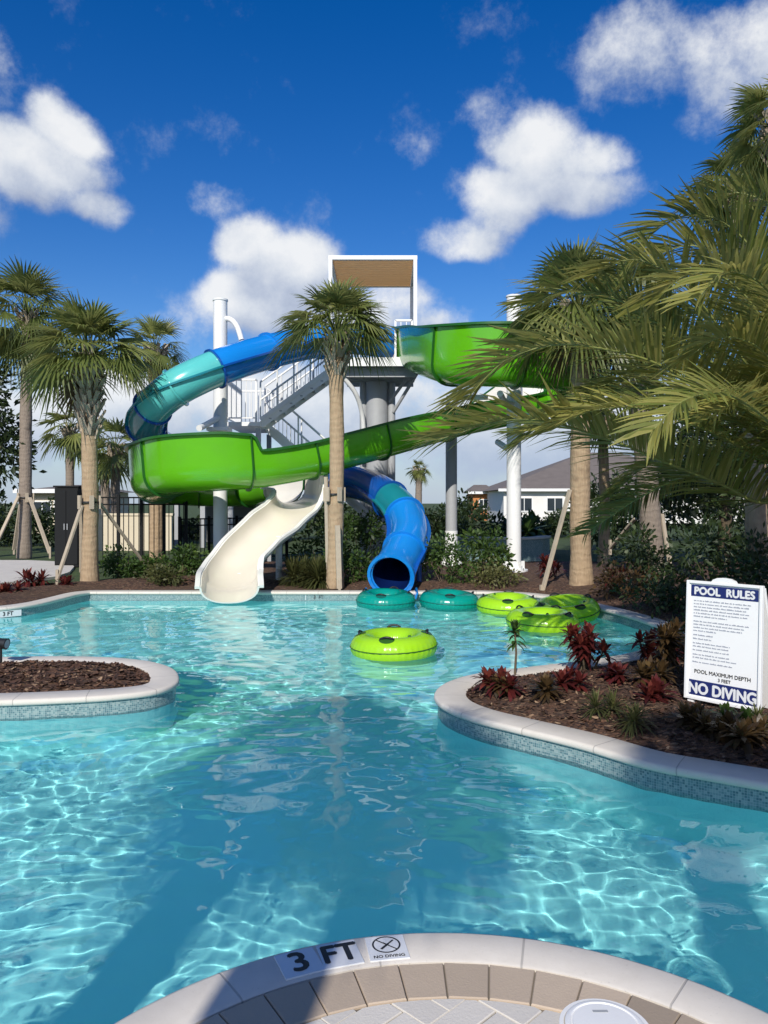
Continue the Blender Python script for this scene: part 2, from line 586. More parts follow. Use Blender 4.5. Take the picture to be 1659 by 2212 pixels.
def mat_mosaic():
    m, N = new_mat('small_glass_mosaic_tiles')
    uv = N.n('ShaderNodeTexCoord').outputs['UV']
    sc = N.vec('SCALE', uv); sc.node.inputs['Scale'].default_value = 1 / 0.0165
    cell = N.vec('FLOOR', sc)
    wn = N.n('ShaderNodeTexWhiteNoise', {'noise_dimensions': '2D'}, Vector=cell).outputs['Value']
    c = N.ramp(wn, [(0.0, (0.09, 0.18, 0.20)), (0.3, (0.14, 0.25, 0.26)), (0.55, (0.20, 0.30, 0.30)), (0.8, (0.27, 0.36, 0.35)), (1.0, (0.16, 0.27, 0.31))], 'CONSTANT')
    fr = N.n('ShaderNodeSeparateXYZ', None, i0=N.vec('FRACTION', sc))
    e = N.math('MAXIMUM', N.math('ABSOLUTE', N.math('SUBTRACT', fr.outputs[0], 0.5)), N.math('ABSOLUTE', N.math('SUBTRACT', fr.outputs[1], 0.5)))
    gr = N.smooth(e, 0.41, 0.46)
    c = N.mix(gr, c, (0.32, 0.37, 0.36))
    p = bsdf(N, Base_Color=c, Roughness=N.math('MULTIPLY_ADD', gr, 0.5, 0.15))
    bn = N.n('ShaderNodeBump', None, Strength=0.4, Distance=0.002, Height=N.math('SUBTRACT', 1.0, gr))
    N.link(bn.outputs[0], p.inputs['Normal'])
    return m

def mat_plaster():
    m, N = new_mat('aqua_pool_plaster')
    ob = N.n('ShaderNodeTexCoord').outputs['Object']
    f = N.noise(ob, 1.4, 6.0, 0.6)
    c = N.mix(f, (0.30, 0.78, 0.77), (0.38, 0.86, 0.84))
    bsdf(N, Base_Color=c, Roughness=0.8)
    return m

def mat_water():
    m, N = new_mat('rippled_water')
    g = N.n('ShaderNodeBsdfGlass', None, Color=(0.93, 0.99, 1.0, 1), Roughness=0.0, IOR=1.333)
    o = N.n('ShaderNodeOutputMaterial')
    N.link(g.outputs[0], o.inputs[0])
    return m

def mat_mulch(name='brown_bark_mulch', k=1.0):
    m, N = new_mat(name)
    ob = N.n('ShaderNodeTexCoord').outputs['Object']
    st = N.n('ShaderNodeTexVoronoi', {'feature': 'F1'}, Vector=N.vec('MULTIPLY', ob, (1.0, 1.6, 1.0)), Scale=26.0)
    w = N.n('ShaderNodeTexWhiteNoise', {'noise_dimensions': '3D'}, Vector=st.outputs['Position']).outputs['Value']
    c = N.ramp(w, [(0.0, (0.025 * k, 0.012 * k, 0.008 * k)), (0.5, (0.085 * k, 0.040 * k, 0.022 * k)), (0.85, (0.15 * k, 0.075 * k, 0.042 * k)), (1.0, (0.24 * k, 0.15 * k, 0.09 * k))])
    big = N.noise(ob, 0.9, 4.0)
    c = N.mix(N.math('MULTIPLY', N.smooth(big, 0.45, 0.7), 0.5), c, (0.11 * k, 0.065 * k, 0.035 * k))
    p = bsdf(N, Base_Color=c, Roughness=0.95)
    h = N.math('ADD', N.math('MULTIPLY', st.outputs['Distance'], -0.6), N.noise(ob, 60.0, 4.0))
    bn = N.n('ShaderNodeBump', None, Strength=0.9, Distance=0.03, Height=h)
    N.link(bn.outputs[0], p.inputs['Normal'])
    return m

def mat_grass():
    m, N = new_mat('grass_and_soil')
    ob = N.n('ShaderNodeTexCoord').outputs['Object']
    f = N.noise(ob, 1.2, 8.0, 0.7)
    c = N.ramp(f, [(0.3, (0.035, 0.045, 0.015)), (0.55, (0.05, 0.085, 0.02)), (0.75, (0.09, 0.12, 0.035))])
    p = bsdf(N, Base_Color=c, Roughness=0.95)
    bn = N.n('ShaderNodeBump', None, Strength=0.8, Distance=0.05, Height=N.noise(ob, 25.0, 5.0))
    N.link(bn.outputs[0], p.inputs['Normal'])
    return m

def mat_concrete(name, col):
    return plain(name, col, 0.85, 0.14, 2.5, 0.35, 60.0, dirt=0.25)

M_COPING = mat_coping(); M_MOSAIC = mat_mosaic(); M_PLASTER = mat_plaster(); M_WATER = mat_water()
M_MULCH = mat_mulch(); M_GRASS = mat_grass()

# ------------------------------------------------------------------ pool shell
def coping_profile(w):
    return [(0.03, -0.062), (0.0, -0.056), (-0.012, -0.04), (-0.012, -0.018), (-0.004, -0.005), (0.012, 0.0), (w - 0.01, 0.0), (w, -0.006), (w, -0.09)]
WALL = [(0.02, FZ - 0.05), (0.02, -0.235), (0.02, -0.05)]

def pool_edge(P, side, w, closed=False):
    c = MB(); sweep2d(c, P, coping_profile(w), side, closed)
    o = struct(c.build('pool_coping', M_COPING, None, True, 50))
    wl = MB(); sweep2d(wl, P, WALL, side, closed, [0, 1])
    o2 = struct(wl.build('pool_wall', [M_PLASTER, M_MOSAIC]))
    o2.cycles.is_caustics_receiver = True
    return o
pool_edge(SHORE, 1, 0.27)
area = sum(ISL[i].x * ISL[(i + 1) % len(ISL)].y - ISL[(i + 1) % len(ISL)].x * ISL[i].y for i in range(len(ISL)))
if area < 0: ISL = ISL[::-1]
pool_edge(ISL, 1, 0.26, True)
pool_edge(DECK, -1, 0.19)

fl = MB()
fl.poly([(-20, -3, FZ), (18, -3, FZ), (18, 22, FZ), (-20, 22, FZ)])
floor_o = struct(fl.build('pool_floor', M_PLASTER))
floor_o.cycles.is_caustics_receiver = True

def offset(P, d, side, closed=False):
    N_ = smooth_list(normals2d(P, closed), 2, closed)
    return [P[i] + N_[i].normalized() * (side * d) for i in range(len(P))]

# ------------------------------------------------------------------ ground: one sheet to the horizon with the pool cut out of it
pool_out = offset(SHORE, 0.2, 1)
near = offset(DECK, 0.14, -1)
ring = pool_out[::3] + [pool_out[-1]] + [Vector((11, 0.5, 0))] + near[::-1][::3] + [near[0]] + [Vector((-14, 6, 0))]
def make_ground():
    R = 900
    outer = [Vector((-R, -R, 0)), Vector((R, -R, 0)), Vector((R, R, 0)), Vector((-R, R, 0))]
    tris = tessellate_polygon([outer, ring])
    allv = outer + ring
    mb = MB(); mb.add([Vector((v.x, v.y, -0.03)) for v in allv])
    for t in tris:
        a, b, c = [allv[i] for i in t]
        mb.face(t if (b - a).cross(c - a).z > 0 else t[::-1])
    return struct(mb.build('ground', M_GRASS))
make_ground()

from mathutils import noise as mnoise
def fbm(x, y, s, o=4):
    return mnoise.fractal(Vector((x * s, y * s, 3.7)), 0.9, 2.0, o)

def edge_dist(poly):
    A = np.array([(p[0], p[1]) for p in poly])
    def f(x, y): return float(np.sqrt(((A - (x, y)) ** 2).sum(1)).min())
    return f

# mulch beds
bank_in = offset(SHORE, 0.255, 1)
bed_out = [p for p in bank_in if True]
bank_poly = bed_out[::2] + [bed_out[-1], Vector((13, 3, 0)), Vector((13, 21, 0)), Vector((-4.9, 21, 0)), Vector((-5.4, 17.0, 0)), Vector((-6.2, 15.8, 0)), Vector((-8.0, 14.6, 0)), Vector((-12, 13.0, 0))]
_ed = edge_dist(bed_out)
def bank_z(x, y):
    d = _ed(x, y)
    g = 1.0 if y < 14.0 or y > 16.2 or abs(x + 2.6) > 1.9 else .12      # level where the cream slide crosses the edge
    return -0.02 + g * (0.10 * min(d / 0.7, 1.0) + (0.05 * fbm(x, y, 1.1) + 0.018 * fbm(x, y, 6.0)) * min(d / 0.25, 1))
struct(fill_sheet('mulch_bed', bank_poly, M_MULCH, bank_z, lambda y: 0.10 if y < 8.5 else (0.3 if y > 13 else 0.2), 3))
isl_in = offset(ISL, 0.245, 1, True)
_ei = edge_dist(isl_in)
def isl_z(x, y):
    d = _ei(x, y)
    return -0.02 + 0.05 * min(d / 0.3, 1.0) + (0.03 * fbm(x, y, 2.0) + 0.018 * fbm(x, y, 7.0)) * min(d / 0.2, 1)
struct(fill_sheet('mulch_bed', isl_in, M_MULCH, isl_z, lambda y: 0.07, 4))

# ------------------------------------------------------------------ water: a rippled surface
def make_water():
    rnd = np.random.RandomState(5)
    ys = [0.0]
    while ys[-1] < 15.4: ys.append(ys[-1] + max(0.013, 0.0042 * ys[-1]))
    ys = np.array(ys); nx = 760
    u = np.linspace(-1, 1, nx)
    Yg = np.repeat(ys[:, None], nx, 1)
    Xg = u[None, :] * (3.4 + 0.66 * Yg) - 0.2
    Z = np.zeros_like(Xg)
    # domain warp so that no wave runs straight for long
    wx = Xg + 0.10 * np.sin(1.7 * Yg + 0.9 * Xg) + 0.06 * np.sin(3.1 * Xg - 1.3 * Yg + 1.0)
    wy = Yg + 0.10 * np.sin(1.4 * Xg - 0.6 * Yg + 2.0) + 0.06 * np.sin(2.3 * Yg + 2.0 * Xg)
    n = 70
    for i in range(n):
        lam = 0.095 * (0.9 / 0.095) ** (rnd.rand() ** 0.95)
        k = 2 * np.pi / lam
        th = rnd.normal(1.35, 0.85) if rnd.rand() < 0.7 else rnd.uniform(0, 2 * np.pi)
        amp = 0.00056 * (lam / 0.25) ** 1.28 * rnd.uniform(0.6, 1.3)
        Z += amp * np.sin(k * (wx * np.cos(th) + wy * np.sin(th)) + rnd.uniform(0, 6.28))
    for i in range(14):                       # fine chop
        lam = rnd.uniform(.05, .10); k = 2 * np.pi / lam; th = rnd.uniform(0, 6.28)
        Z += 0.000085 * np.sin(k * (wx * np.cos(th) + wy * np.sin(th)) + rnd.uniform(0, 6.28))
    gust = 0.75 + 0.35 * np.sin(0.9 * wx + 0.5 * wy) * np.sin(0.7 * wy - 0.4 * wx + 1.2)
    Z *= gust * 0.60
    V = np.stack([Xg, Yg, Z + WZ], -1).reshape(-1, 3)
    m = len(ys)
    idx = np.arange(m * nx).reshape(m, nx)
    F = np.stack([idx[:-1, :-1], idx[:-1, 1:], idx[1:, 1:], idx[1:, :-1]], -1).reshape(-1, 4)
    me = bpy.data.meshes.new('water')
    me.vertices.add(len(V)); me.vertices.foreach_set('co', V.ravel())
    me.loops.add(F.size); me.loops.foreach_set('vertex_index', F.ravel().astype(np.int32))
    me.polygons.add(len(F)); me.polygons.foreach_set('loop_start', np.arange(0, F.size, 4, dtype=np.int32))
    me.polygons.foreach_set('use_smooth', np.ones(len(F), dtype=bool))
    me.update(); me.validate()
    me.materials.append(M_WATER)
    o = bpy.data.objects.new('water', me); COL.objects.link(o)
    o.cycles.is_caustics_caster = True
    return struct(o)
make_water()

# ================================================================== SLIDES AND TOWER
M_WHITE = plain('white_painted_steel', (0.78, 0.78, 0.76), 0.4, 0.06, 3.0, 0.05, 60, dirt=0.12)
M_GREYST = plain('grey_painted_steel', (0.36, 0.37, 0.38), 0.5, 0.10, 3.0, 0.08, 50, dirt=0.25)
M_DARKST = plain('dark_steel', (0.06, 0.065, 0.07), 0.5, 0.15, 4.0)
M_GREEN = plain('lime_green_fibreglass', (0.105, 0.40, 0.008), 0.2, 0.07, 1.2, 0.03, 9, coat=0.4, dirt=0.2)
M_GREEN_RIM = plain('dark_green_fibreglass', (0.015, 0.10, 0.012), 0.35, 0.1)
M_CREAM = plain('cream_gelcoat', (0.72, 0.66, 0.54), 0.22, 0.05, 1.5, 0.02, 8, coat=0.3, dirt=0.07)
M_CREAM_OUT = plain('white_gelcoat', (0.78, 0.76, 0.70), 0.3, 0.05, 1.5, 0.02, 8, coat=0.2, dirt=0.07)
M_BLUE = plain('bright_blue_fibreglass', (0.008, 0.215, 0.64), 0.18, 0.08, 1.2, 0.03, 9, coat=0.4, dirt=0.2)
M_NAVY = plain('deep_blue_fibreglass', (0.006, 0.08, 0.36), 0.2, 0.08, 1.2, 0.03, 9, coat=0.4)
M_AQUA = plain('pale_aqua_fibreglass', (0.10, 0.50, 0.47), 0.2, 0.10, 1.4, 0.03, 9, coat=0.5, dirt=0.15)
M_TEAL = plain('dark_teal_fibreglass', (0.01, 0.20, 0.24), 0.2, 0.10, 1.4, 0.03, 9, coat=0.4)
def mat_shade():
    m, N = new_mat('tan_shade_fabric')
    ob = N.n('ShaderNodeTexCoord').outputs['Object']
    c = N.mix(N.noise(ob, 9.0, 4.0), (0.76, 0.58, 0.36), (0.86, 0.68, 0.45))
    d = N.n('ShaderNodeBsdfDiffuse', None, Color=c); t = N.n('ShaderNodeBsdfTranslucent', None, Color=c)
    mx = N.n('ShaderNodeMixShader', None, i0=0.6, i1=d.outputs[0], i2=t.outputs[0])
    N.link(mx.outputs[0], N.n('ShaderNodeOutputMaterial').inputs[0])
    return m
M_TAN = mat_shade()

M_TUBE_SHADE = plain('tube_interior_shade', (0.003, 0.014, 0.085), 0.3, 0.1, 2.0)  # near-black blue: shade of the unlit tube interior put into the colour

def lerp_list(vals, t):
    """vals: [(t, value...)] sorted."""
    if t <= vals[0][0]: return vals[0][1:]
    for a, b in zip(vals, vals[1:]):
        if t <= b[0]:
            f = (t - a[0]) / (b[0] - a[0]); f = f * f * (3 - 2 * f)
            return tuple(x + (y - x) * f for x, y in zip(a[1:], b[1:]))
    return vals[-1][1:]

def frames(P):
    m = len(P); out = []
    for i in range(m):
        t = P[min(i + 1, m - 1)] - P[max(i - 1, 0)]
        h = Vector((t.x, t.y, 0)).normalized(); t = t.normalized()
        S = Vector((-h.y, h.x, 0))                # left of travel
        U = t.cross(S); U = U if U.z > 0 else -U
        out.append((S, U))
    return out

def sweep3d(mb, P, profs, mats=None, closed=True):
    F_ = frames(P); b0 = len(mb.v); k = len(profs[0]); m = len(P)
    for i in range(m):
        S, U = F_[i]
        mb.add([P[i] + S * s + U * u for (s, u) in profs[i]])
    for i in range(m - 1):
        a, c = b0 + i * k, b0 + (i + 1) * k
        for j in range(k if closed else k - 1):
            j2 = (j + 1) % k
            mb.face((a + j, a + j2, c + j2, c + j), mats[j] if mats else 0)
    if closed:                                  # ends: strips between the outer and the inner line
        for e in (b0, b0 + (m - 1) * k):
            for j in range(k // 2 - 1):
                mb.face((e + j, e + j + 1, e + k - 2 - j, e + k - 1 - j), mats[-1] if mats else 0)

def flume_profile(r, hl, hr, off, dep=1.0):
    """Open U section, bottom at (0, 0); off < 0 moves outwards."""
    q = r - off
    pts = [(-q - 0.06 * hr, r + hr)]               # right rim (negative = right of travel)
    pts += [(-q - 0.03 * hr, r + hr * 0.5)]
    for i in range(0, 17):
        a = pi + pi * i / 16
        e = 0.86                                    # slightly flattened floor
        pts.append((q * math.copysign(abs(cos(a)) ** e, cos(a)), r + q * math.copysign(abs(sin(a)) ** e, sin(a))))
    pts += [(q + 0.03 * hl, r + hl * 0.5), (q + 0.06 * hl, r + hl)]
    return [(s, u * dep if u < r else r * dep + u - r) for (s, u) in pts]

def rolled(pr, r, a):
    """Bank a section about the centre of its curve; a > 0 lowers its right side."""
    return [(s * cos(a) - (u - r) * sin(a), r + s * sin(a) + (u - r) * cos(a)) for (s, u) in pr]

def flume(root, pts, r, walls, joints, m_out, m_in, m_rim, names, t=0.03, bank=((0, 0.0), (1, 0.0)), dep=1.0):
    """pts: control points; walls: [(control index, left height, right height)]; joints: control indices."""
    n = 7
    P = catmull(pts, n)
    prof, outer = [], []
    for i in range(len(P)):
        hl, hr = lerp_list(walls, i / n)
        bk, = lerp_list(bank, i / n)
        o = rolled(flume_profile(r, hl, hr, -t, dep), r * dep, bk); w = rolled(flume_profile(r, hl, hr, 0.0, dep), r * dep, bk)
        prof.append(o + w[::-1]); outer.append((o, w))
    k = len(outer[0][0])
    mats = [0] * (k - 1) + [2] + [1] * (k - 1) + [2]
    mb = MB(); sweep3d(mb, P, prof, mats)
    mb.build(names[0], [m_out, m_in, m_rim], root, True, 40)
    F_ = frames(P)
    rm = MB()
    for side in (0, -1):
        line = []
        for i in range(len(P)):
            s, u = outer[i][0][side]
            S, U = F_[i]
            line.append(P[i] + S * (s + (0.035 if side == -1 else -0.035)) + U * (u + 0.004))
        pr = [[(-0.045, -0.03), (0.045, -0.03), (0.045, 0.022), (-0.045, 0.022)]] * len(P)
        sweep3d(rm, line, pr)
    rm.build(names[1], m_rim, root, True, 40)
    for jn in joints:
        i = int(round(jn * n)); i = min(max(i, 1), len(P) - 2)
        hl, hr = lerp_list(walls, i / n)
        jb = MB()
        bk, = lerp_list(bank, i / n)
        a = rolled(flume_profile(r, hl, hr, -t - 0.002, dep), r * dep, bk); b = rolled(flume_profile(r, hl, hr, -t - 0.055, dep), r * dep, bk)
        S, U = F_[i]; T = S.cross(U).normalized()
        seq = [P[i] - T * 0.012, P[i] + T * 0.012]
        b0 = len(jb.v)
        for q in seq:
            jb.add([q + S * s + U * u for (s, u) in a + b[::-1]])
        kk = len(a) * 2
        for j in range(kk): jb.face((b0 + j, b0 + (j + 1) % kk, b0 + kk + (j + 1) % kk, b0 + kk + j))
        for j in range(len(a) - 1):
            for o in (0, kk): jb.face((b0 + o + j, b0 + o + j + 1, b0 + o + kk - 2 - j, b0 + o + kk - 1 - j))
        jb.build('joint_flange', m_rim, root, True, 40)
    return P

# ---------------------------------------------------------------- the green open flume with its cream run-out
gpts = [(893, 797, 20.4), (935, 815, 18.5), (985, 829, 17.2), (1065, 832, 16.6), (1150, 834, 16.7), (1222, 842, 17.2), (1264, 857, 18.3),
        (1252, 878, 19.5), (1190, 898, 20.1), (1100, 918, 19.7), (1000, 939, 19.1), (920, 961, 18.6), (840, 984, 18.1), (740, 1012, 17.5), (650, 1036, 17.0),
        (560, 1051, 16.6), (480, 1057, 16.35), (400, 1062, 16.5), (347, 1071, 17.3), (332, 1078, 18.4), (362, 1086, 19.5), (430, 1091, 20.1), (510, 1092, 19.8), (572, 1089, 19.1), (615, 1086, 18.3)]
GP = [D(*q) for q in gpts]
gs = thing('open_water_slide', 'lime green open flume slide winding down to a cream run-out into the pool', 'water slide', (GP[0].x, GP[0].y, 0))
gw = [(0, .35, .55), (1, .2, .66), (2, .12, .70), (6, .12, .70), (8.5, .12, .62), (10, .18, .02), (12, .26, .0), (14.98, .24, .0), (15.22, .58, .10), (16, .64, .08), (19, .64, .08), (23, .6, .08), (24, .6, .08)]
flume(gs, GP, 0.5, gw, [0.15, 1.9, 3.55, 5.2, 6.8, 8.6, 10.4, 12.1, 13.7, 15.25, 17.6, 19.4, 21, 22.6], M_GREEN, M_CREAM_OUT, M_GREEN_RIM, ('flume', 'rim'))
cpts = [(615, 1086, 18.3), (644, 1094, 17.55), (638, 1122, 16.85), (602, 1158, 16.3), (556, 1198, 15.8), (518, 1238, 15.3), (502, 1266, 14.9), (497, 1280, 14.5), (496, 1303, 14.1)]
CP = [D(*q) for q in cpts]
CP[6].z = .10; CP[7].z = .035; CP[8].z = -.13
flume(gs, CP, 0.5, [(0, .55, .02), (1, .55, .02), (1.6, .25, .02), (2.2, .03, .05), (3, .0, .08), (6, .0, .0), (8, -.02, -.02)], [0.1, 2.6], M_CREAM_OUT, M_CREAM, M_CREAM_OUT, ('run_out', 'run_out_rim'), 0.035, [(0, 0.0), (1, 0.0), (2, radians(-10)), (3, radians(-14)), (4.2, radians(-8)), (5, 0.0), (8, 0.0)], .66)
for cpt in (CP[3], CP[5]):
    lg = MB(); lg.tube([(cpt.x, cpt.y + 0.05, -0.05), (cpt.x, cpt.y + 0.05, cpt.z + 0.0)], 0.07, 10)
    lg.lathe((cpt.x, cpt.y + 0.05, 0.0), [(0.14, 0), (0.14, 0.03)], 12)
    lg.build('support_leg', M_WHITE, gs, True, 40)

# ---------------------------------------------------------------- the blue closed tube
bpts = [(845, 742, 20.6), (770, 733, 20.2), (690, 737, 19.2), (580, 760, 17.9), (465, 797, 16.9), (380, 838, 16.6), (330, 880, 16.9), (316, 920, 17.6), (338, 958, 19.0),
        (420, 988, 20.6), (530, 1008, 21.2), (630, 1022, 20.6), (720, 1035, 19.6), (795, 1050, 18.6), (843, 1079, 17.6), (874, 1113, 16.9), (883, 1150, 16.3), (873, 1188, 15.7), (855, 1222, 15.2), (845, 1243, 14.8)]
BP = [D(*q) for q in bpts]
bs = thing('enclosed_tube_slide', 'blue and aqua enclosed tube slide curling down to a dark round mouth at the pool', 'water slide', (BP[0].x, BP[0].y, 0))
n = 8
BPP = catmull(BP, n)
TR = 0.40
def ring(r, k=28): return [(r * cos(2 * pi * j / k), r * sin(2 * pi * j / k)) for j in range(k)]
def tube_part(i0, i1, mat, label=None, r=TR, grow=None):
    P = BPP[i0 * n:i1 * n + 1]
    mb = MB()
    m = len(P); k = 28; F_ = frames(BPP)[i0 * n:i1 * n + 1]
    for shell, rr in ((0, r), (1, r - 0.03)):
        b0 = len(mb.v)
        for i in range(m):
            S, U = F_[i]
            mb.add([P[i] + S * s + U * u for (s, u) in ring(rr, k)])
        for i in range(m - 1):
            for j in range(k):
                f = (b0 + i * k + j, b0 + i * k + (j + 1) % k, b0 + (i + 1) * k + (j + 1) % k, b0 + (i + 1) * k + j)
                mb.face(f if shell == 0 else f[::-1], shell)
    # end annuli
    sz = m * k
    for e in (0, (m - 1) * k):
        for j in range(k):
            mb.face((e + j, e + (j + 1) % k, sz + e + (j + 1) % k, sz + e + j))
    o = mb.build('tube_section', [mat, M_TUBE_SHADE], bs, True, 50)
    if label: o['label'] = label
    # flanges where the upper and lower halves meet
    for sd, nm in ((1, 'side_flange'), (-1, 'side_flange')):
        fb = MB()
        line = [P[i] + F_[i][0] * (sd * (r + 0.03)) for i in range(m)]
        sweep3d(fb, line, [[(-0.035, -0.022), (0.035, -0.022), (0.035, 0.022), (-0.035, 0.022)]] * m)
        fb.build(nm, M_NAVY if mat in (M_BLUE, M_NAVY) else M_TEAL, o, True, 40)
def tube_ring(ci, mat, r=TR, w=0.02, h=0.05):
    i = int(round(ci * n)); i = min(max(i, 0), len(BPP) - 1)
    S, U = frames(BPP)[i]; T = S.cross(U).normalized()
    mb = MB(); k = 28
    for (q, rr) in ((-w, r + 0.002), (-w, r + h), (w, r + h), (w, r + 0.002)):
        mb.add([BPP[i] + T * q + S * s + U * u for (s, u) in ring(rr, k)])
    for a in range(4):
        c = (a + 1) % 4
        for j in range(k): mb.face((a * k + j, a * k + (j + 1) % k, c * k + (j + 1) % k, c * k + j))
    mb.build('joint_ring', mat, bs, True, 40)
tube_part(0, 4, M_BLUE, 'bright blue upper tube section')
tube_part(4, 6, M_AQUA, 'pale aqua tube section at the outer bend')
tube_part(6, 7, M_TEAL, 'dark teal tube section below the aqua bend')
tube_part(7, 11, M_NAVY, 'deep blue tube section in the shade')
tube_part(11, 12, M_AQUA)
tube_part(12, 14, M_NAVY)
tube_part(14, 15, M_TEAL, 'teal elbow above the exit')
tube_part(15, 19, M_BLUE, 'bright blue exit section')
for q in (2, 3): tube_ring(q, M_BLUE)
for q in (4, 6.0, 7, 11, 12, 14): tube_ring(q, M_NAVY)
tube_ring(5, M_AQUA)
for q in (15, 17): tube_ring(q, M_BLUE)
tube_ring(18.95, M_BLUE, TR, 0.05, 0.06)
# tray below the mouth that runs out to the water
tr = MB()
e = BPP[-1]
TP = [e + Vector((0, 0.10, -TR + 0.0)), e + Vector((0, -0.15, -TR - 0.02)), e + Vector((0, -0.35, -TR - 0.05))]
sweep3d(tr, TP, [[(-.5, .16), (-.46, .03), (-.3, -.04), (0, -.06), (.3, -.04), (.46, .03), (.5, .16), (.47, .16), (.43, .05), (.28, -.01), (0, -.03), (-.28, -.01), (-.43, .05), (-.47, .16)]] * 3)
tr.build('exit_tray', M_BLUE, bs, True, 40)
lg = MB(); lg.tube([(BP[17].x + .3, BP[17].y, -0.05), (BP[17].x + .3, BP[17].y, BP[17].z - .3)], 0.06, 10); lg.build('support_leg', M_NAVY, bs, True, 40)

# ---------------------------------------------------------------- support columns
def column(px, Y, ytop, r, label, mat=None, base=True, z0=-0.05):
    c = D(px, 0, Y); ztop = EYE + (HY - ytop) * Y / FPX
    t = thing('support_column', label, 'column', (c.x, Y, 0), 'steel columns carrying the slides')
    mb = MB(); mb.tube([(c.x, Y, z0), (c.x, Y, ztop)], r, 20)
    mb.build('post', mat or M_WHITE, t, True, 40)
    cp = MB(); cp.lathe((c.x, Y, ztop), [(r + .015, -0.03), (r + .015, 0.01), (r * .6, 0.03)], 20); cp.build('cap', mat or M_WHITE, t, True, 40)
    if base:
        b = MB(); b.lathe((c.x, Y, 0.0), [(r + 0.16, 0.02), (r + 0.16, 0.12), (r + .03, 0.13), (r + .03, 0.2)], 20)
        b.build('base_plate', M_WHITE, t, True, 40)
        for k in range(4):
            gb = MB(); a = k * pi / 2 + .4
            p0 = Vector((c.x + cos(a) * (r + .06), Y + sin(a) * (r + .06), 0.2)); gb.box(p0, (0.13, 0.012, 0.22), Matrix.Rotation(a, 3, 'Z')); gb.build('gusset', M_WHITE, t)
    return t, c.x

def arm(t, pts, r=0.06, name='arm', mat=None):
    mb = MB(); mb.tube(catmull(pts, 6), r, 10); mb.build(name, mat or M_WHITE, t, True, 40)

t1, x1 = column(476, 18.3, 648, 0.165, 'tall white column at the left, a bent pipe arm holding the blue tube')
arm(t1, [D(478, 688, 18.3), D(498, 690, 18.2), D(512, 705, 18.05), D(522, 735, 17.95)], 0.065)
arm(t1, [D(476, 900, 18.3), D(450, 915, 17.6), D(430, 925, 17.0)], 0.07)
sb = MB(); sb.box(D(474, 928, 18.0), (0.5, 0.5, 0.08)); sb.build('bracket', M_WHITE, t1)
t2, x2 = column(1110, 18.2, 640, 0.17, 'tall white column at the right with bolted foot, partly behind palm fronds')
arm(t2, [D(1110, 975, 18.2), D(1095, 968, 18.5), D(1075, 955, 19.2)], 0.075)
arm(t2, [D(1110, 870, 18.2), D(1090, 866, 17.4), D(1080, 850, 16.8)], 0.07)
arm(t2, [D(1110, 890, 18.2), D(1160, 905, 19.5), D(1190, 912, 21.5)], 0.07)
t3, x3 = column(975, 20.2, 872, 0.15, 'shorter column behind the lower green flume, shade on its upper part coloured grey', M_GREYST)  # shade on the upper post is put into its colour as grey
sl = MB(); sl.tube([(x3, 20.2, -0.05), (x3, 20.2, 0.95)], 0.165, 20); o = sl.build('sleeve', M_WHITE, t3, True, 40); o['label'] = 'white lower sleeve'  # lower part stays white, without the shade colour above
bb = MB(); bb.beam(D(968, 860, 19.4), D(1050, 858, 17.6), 0.1, 0.12); bb.build('cross_beam', M_WHITE, t3)
arm(t3, [D(975, 885, 20.2), D(985, 868, 19.4), D(985, 850, 17.4)], 0.07)

# ---------------------------------------------------------------- stair tower
tw = thing('slide_tower', 'white steel slide tower with stairs, platform and tan slatted canopy', 'tower', (D(812, 0, 20.8).x, 20.8, 0))
Zp = EYE + (HY - 785) * 20 / FPX         # platform level
xa, xb = D(742, 0, 20).x, D(900, 0, 20).x
mb = MB(); mb.box(((xa + xb) / 2, 20.8, Zp - .06), (xb - xa, 2.2, .10)); mb.build('platform', M_GREYST, tw)
for yy in (19.67, 21.93):
    ed = MB(); ed.box(((xa + xb) / 2, yy, Zp - .02), (xb - xa + .1, .06, .22)); ed.build('edge_beam', M_WHITE, tw)
ub = MB()
for yy in (20.0, 20.8, 21.6): ub.box(((xa + xb) / 2, yy, Zp - .24), (xb - xa - .05, .12, .24))
ub.build('floor_joists', M_GREYST, tw)
for (px, r, mt) in ((814, .30, M_GREYST), (785, .10, M_GREYST), (846, .10, M_GREYST)):
    cb = MB(); x = D(px, 0, 20.9).x; cb.tube([(x, 20.9, -.05), (x, 20.9, Zp - .36)], r, 20); cb.build('column', mt, tw, True, 40)
cb = MB(); cb.tube(catmull([D(742, 815, 20), D(768, 850, 20.2), D(783, 900, 20.5), D(785, 1000, 20.7)], 8), .06, 10); cb.build('curved_brace', M_WHITE, tw, True, 40)
for (a, b) in (((897, 792), (842, 868)), ((905, 800), (850, 890))):
    cb = MB(); cb.tube([D(a[0], a[1], 20.2), D(b[0], b[1], 20.8)], .045, 8); cb.build('brace', M_GREYST, tw, True, 40)
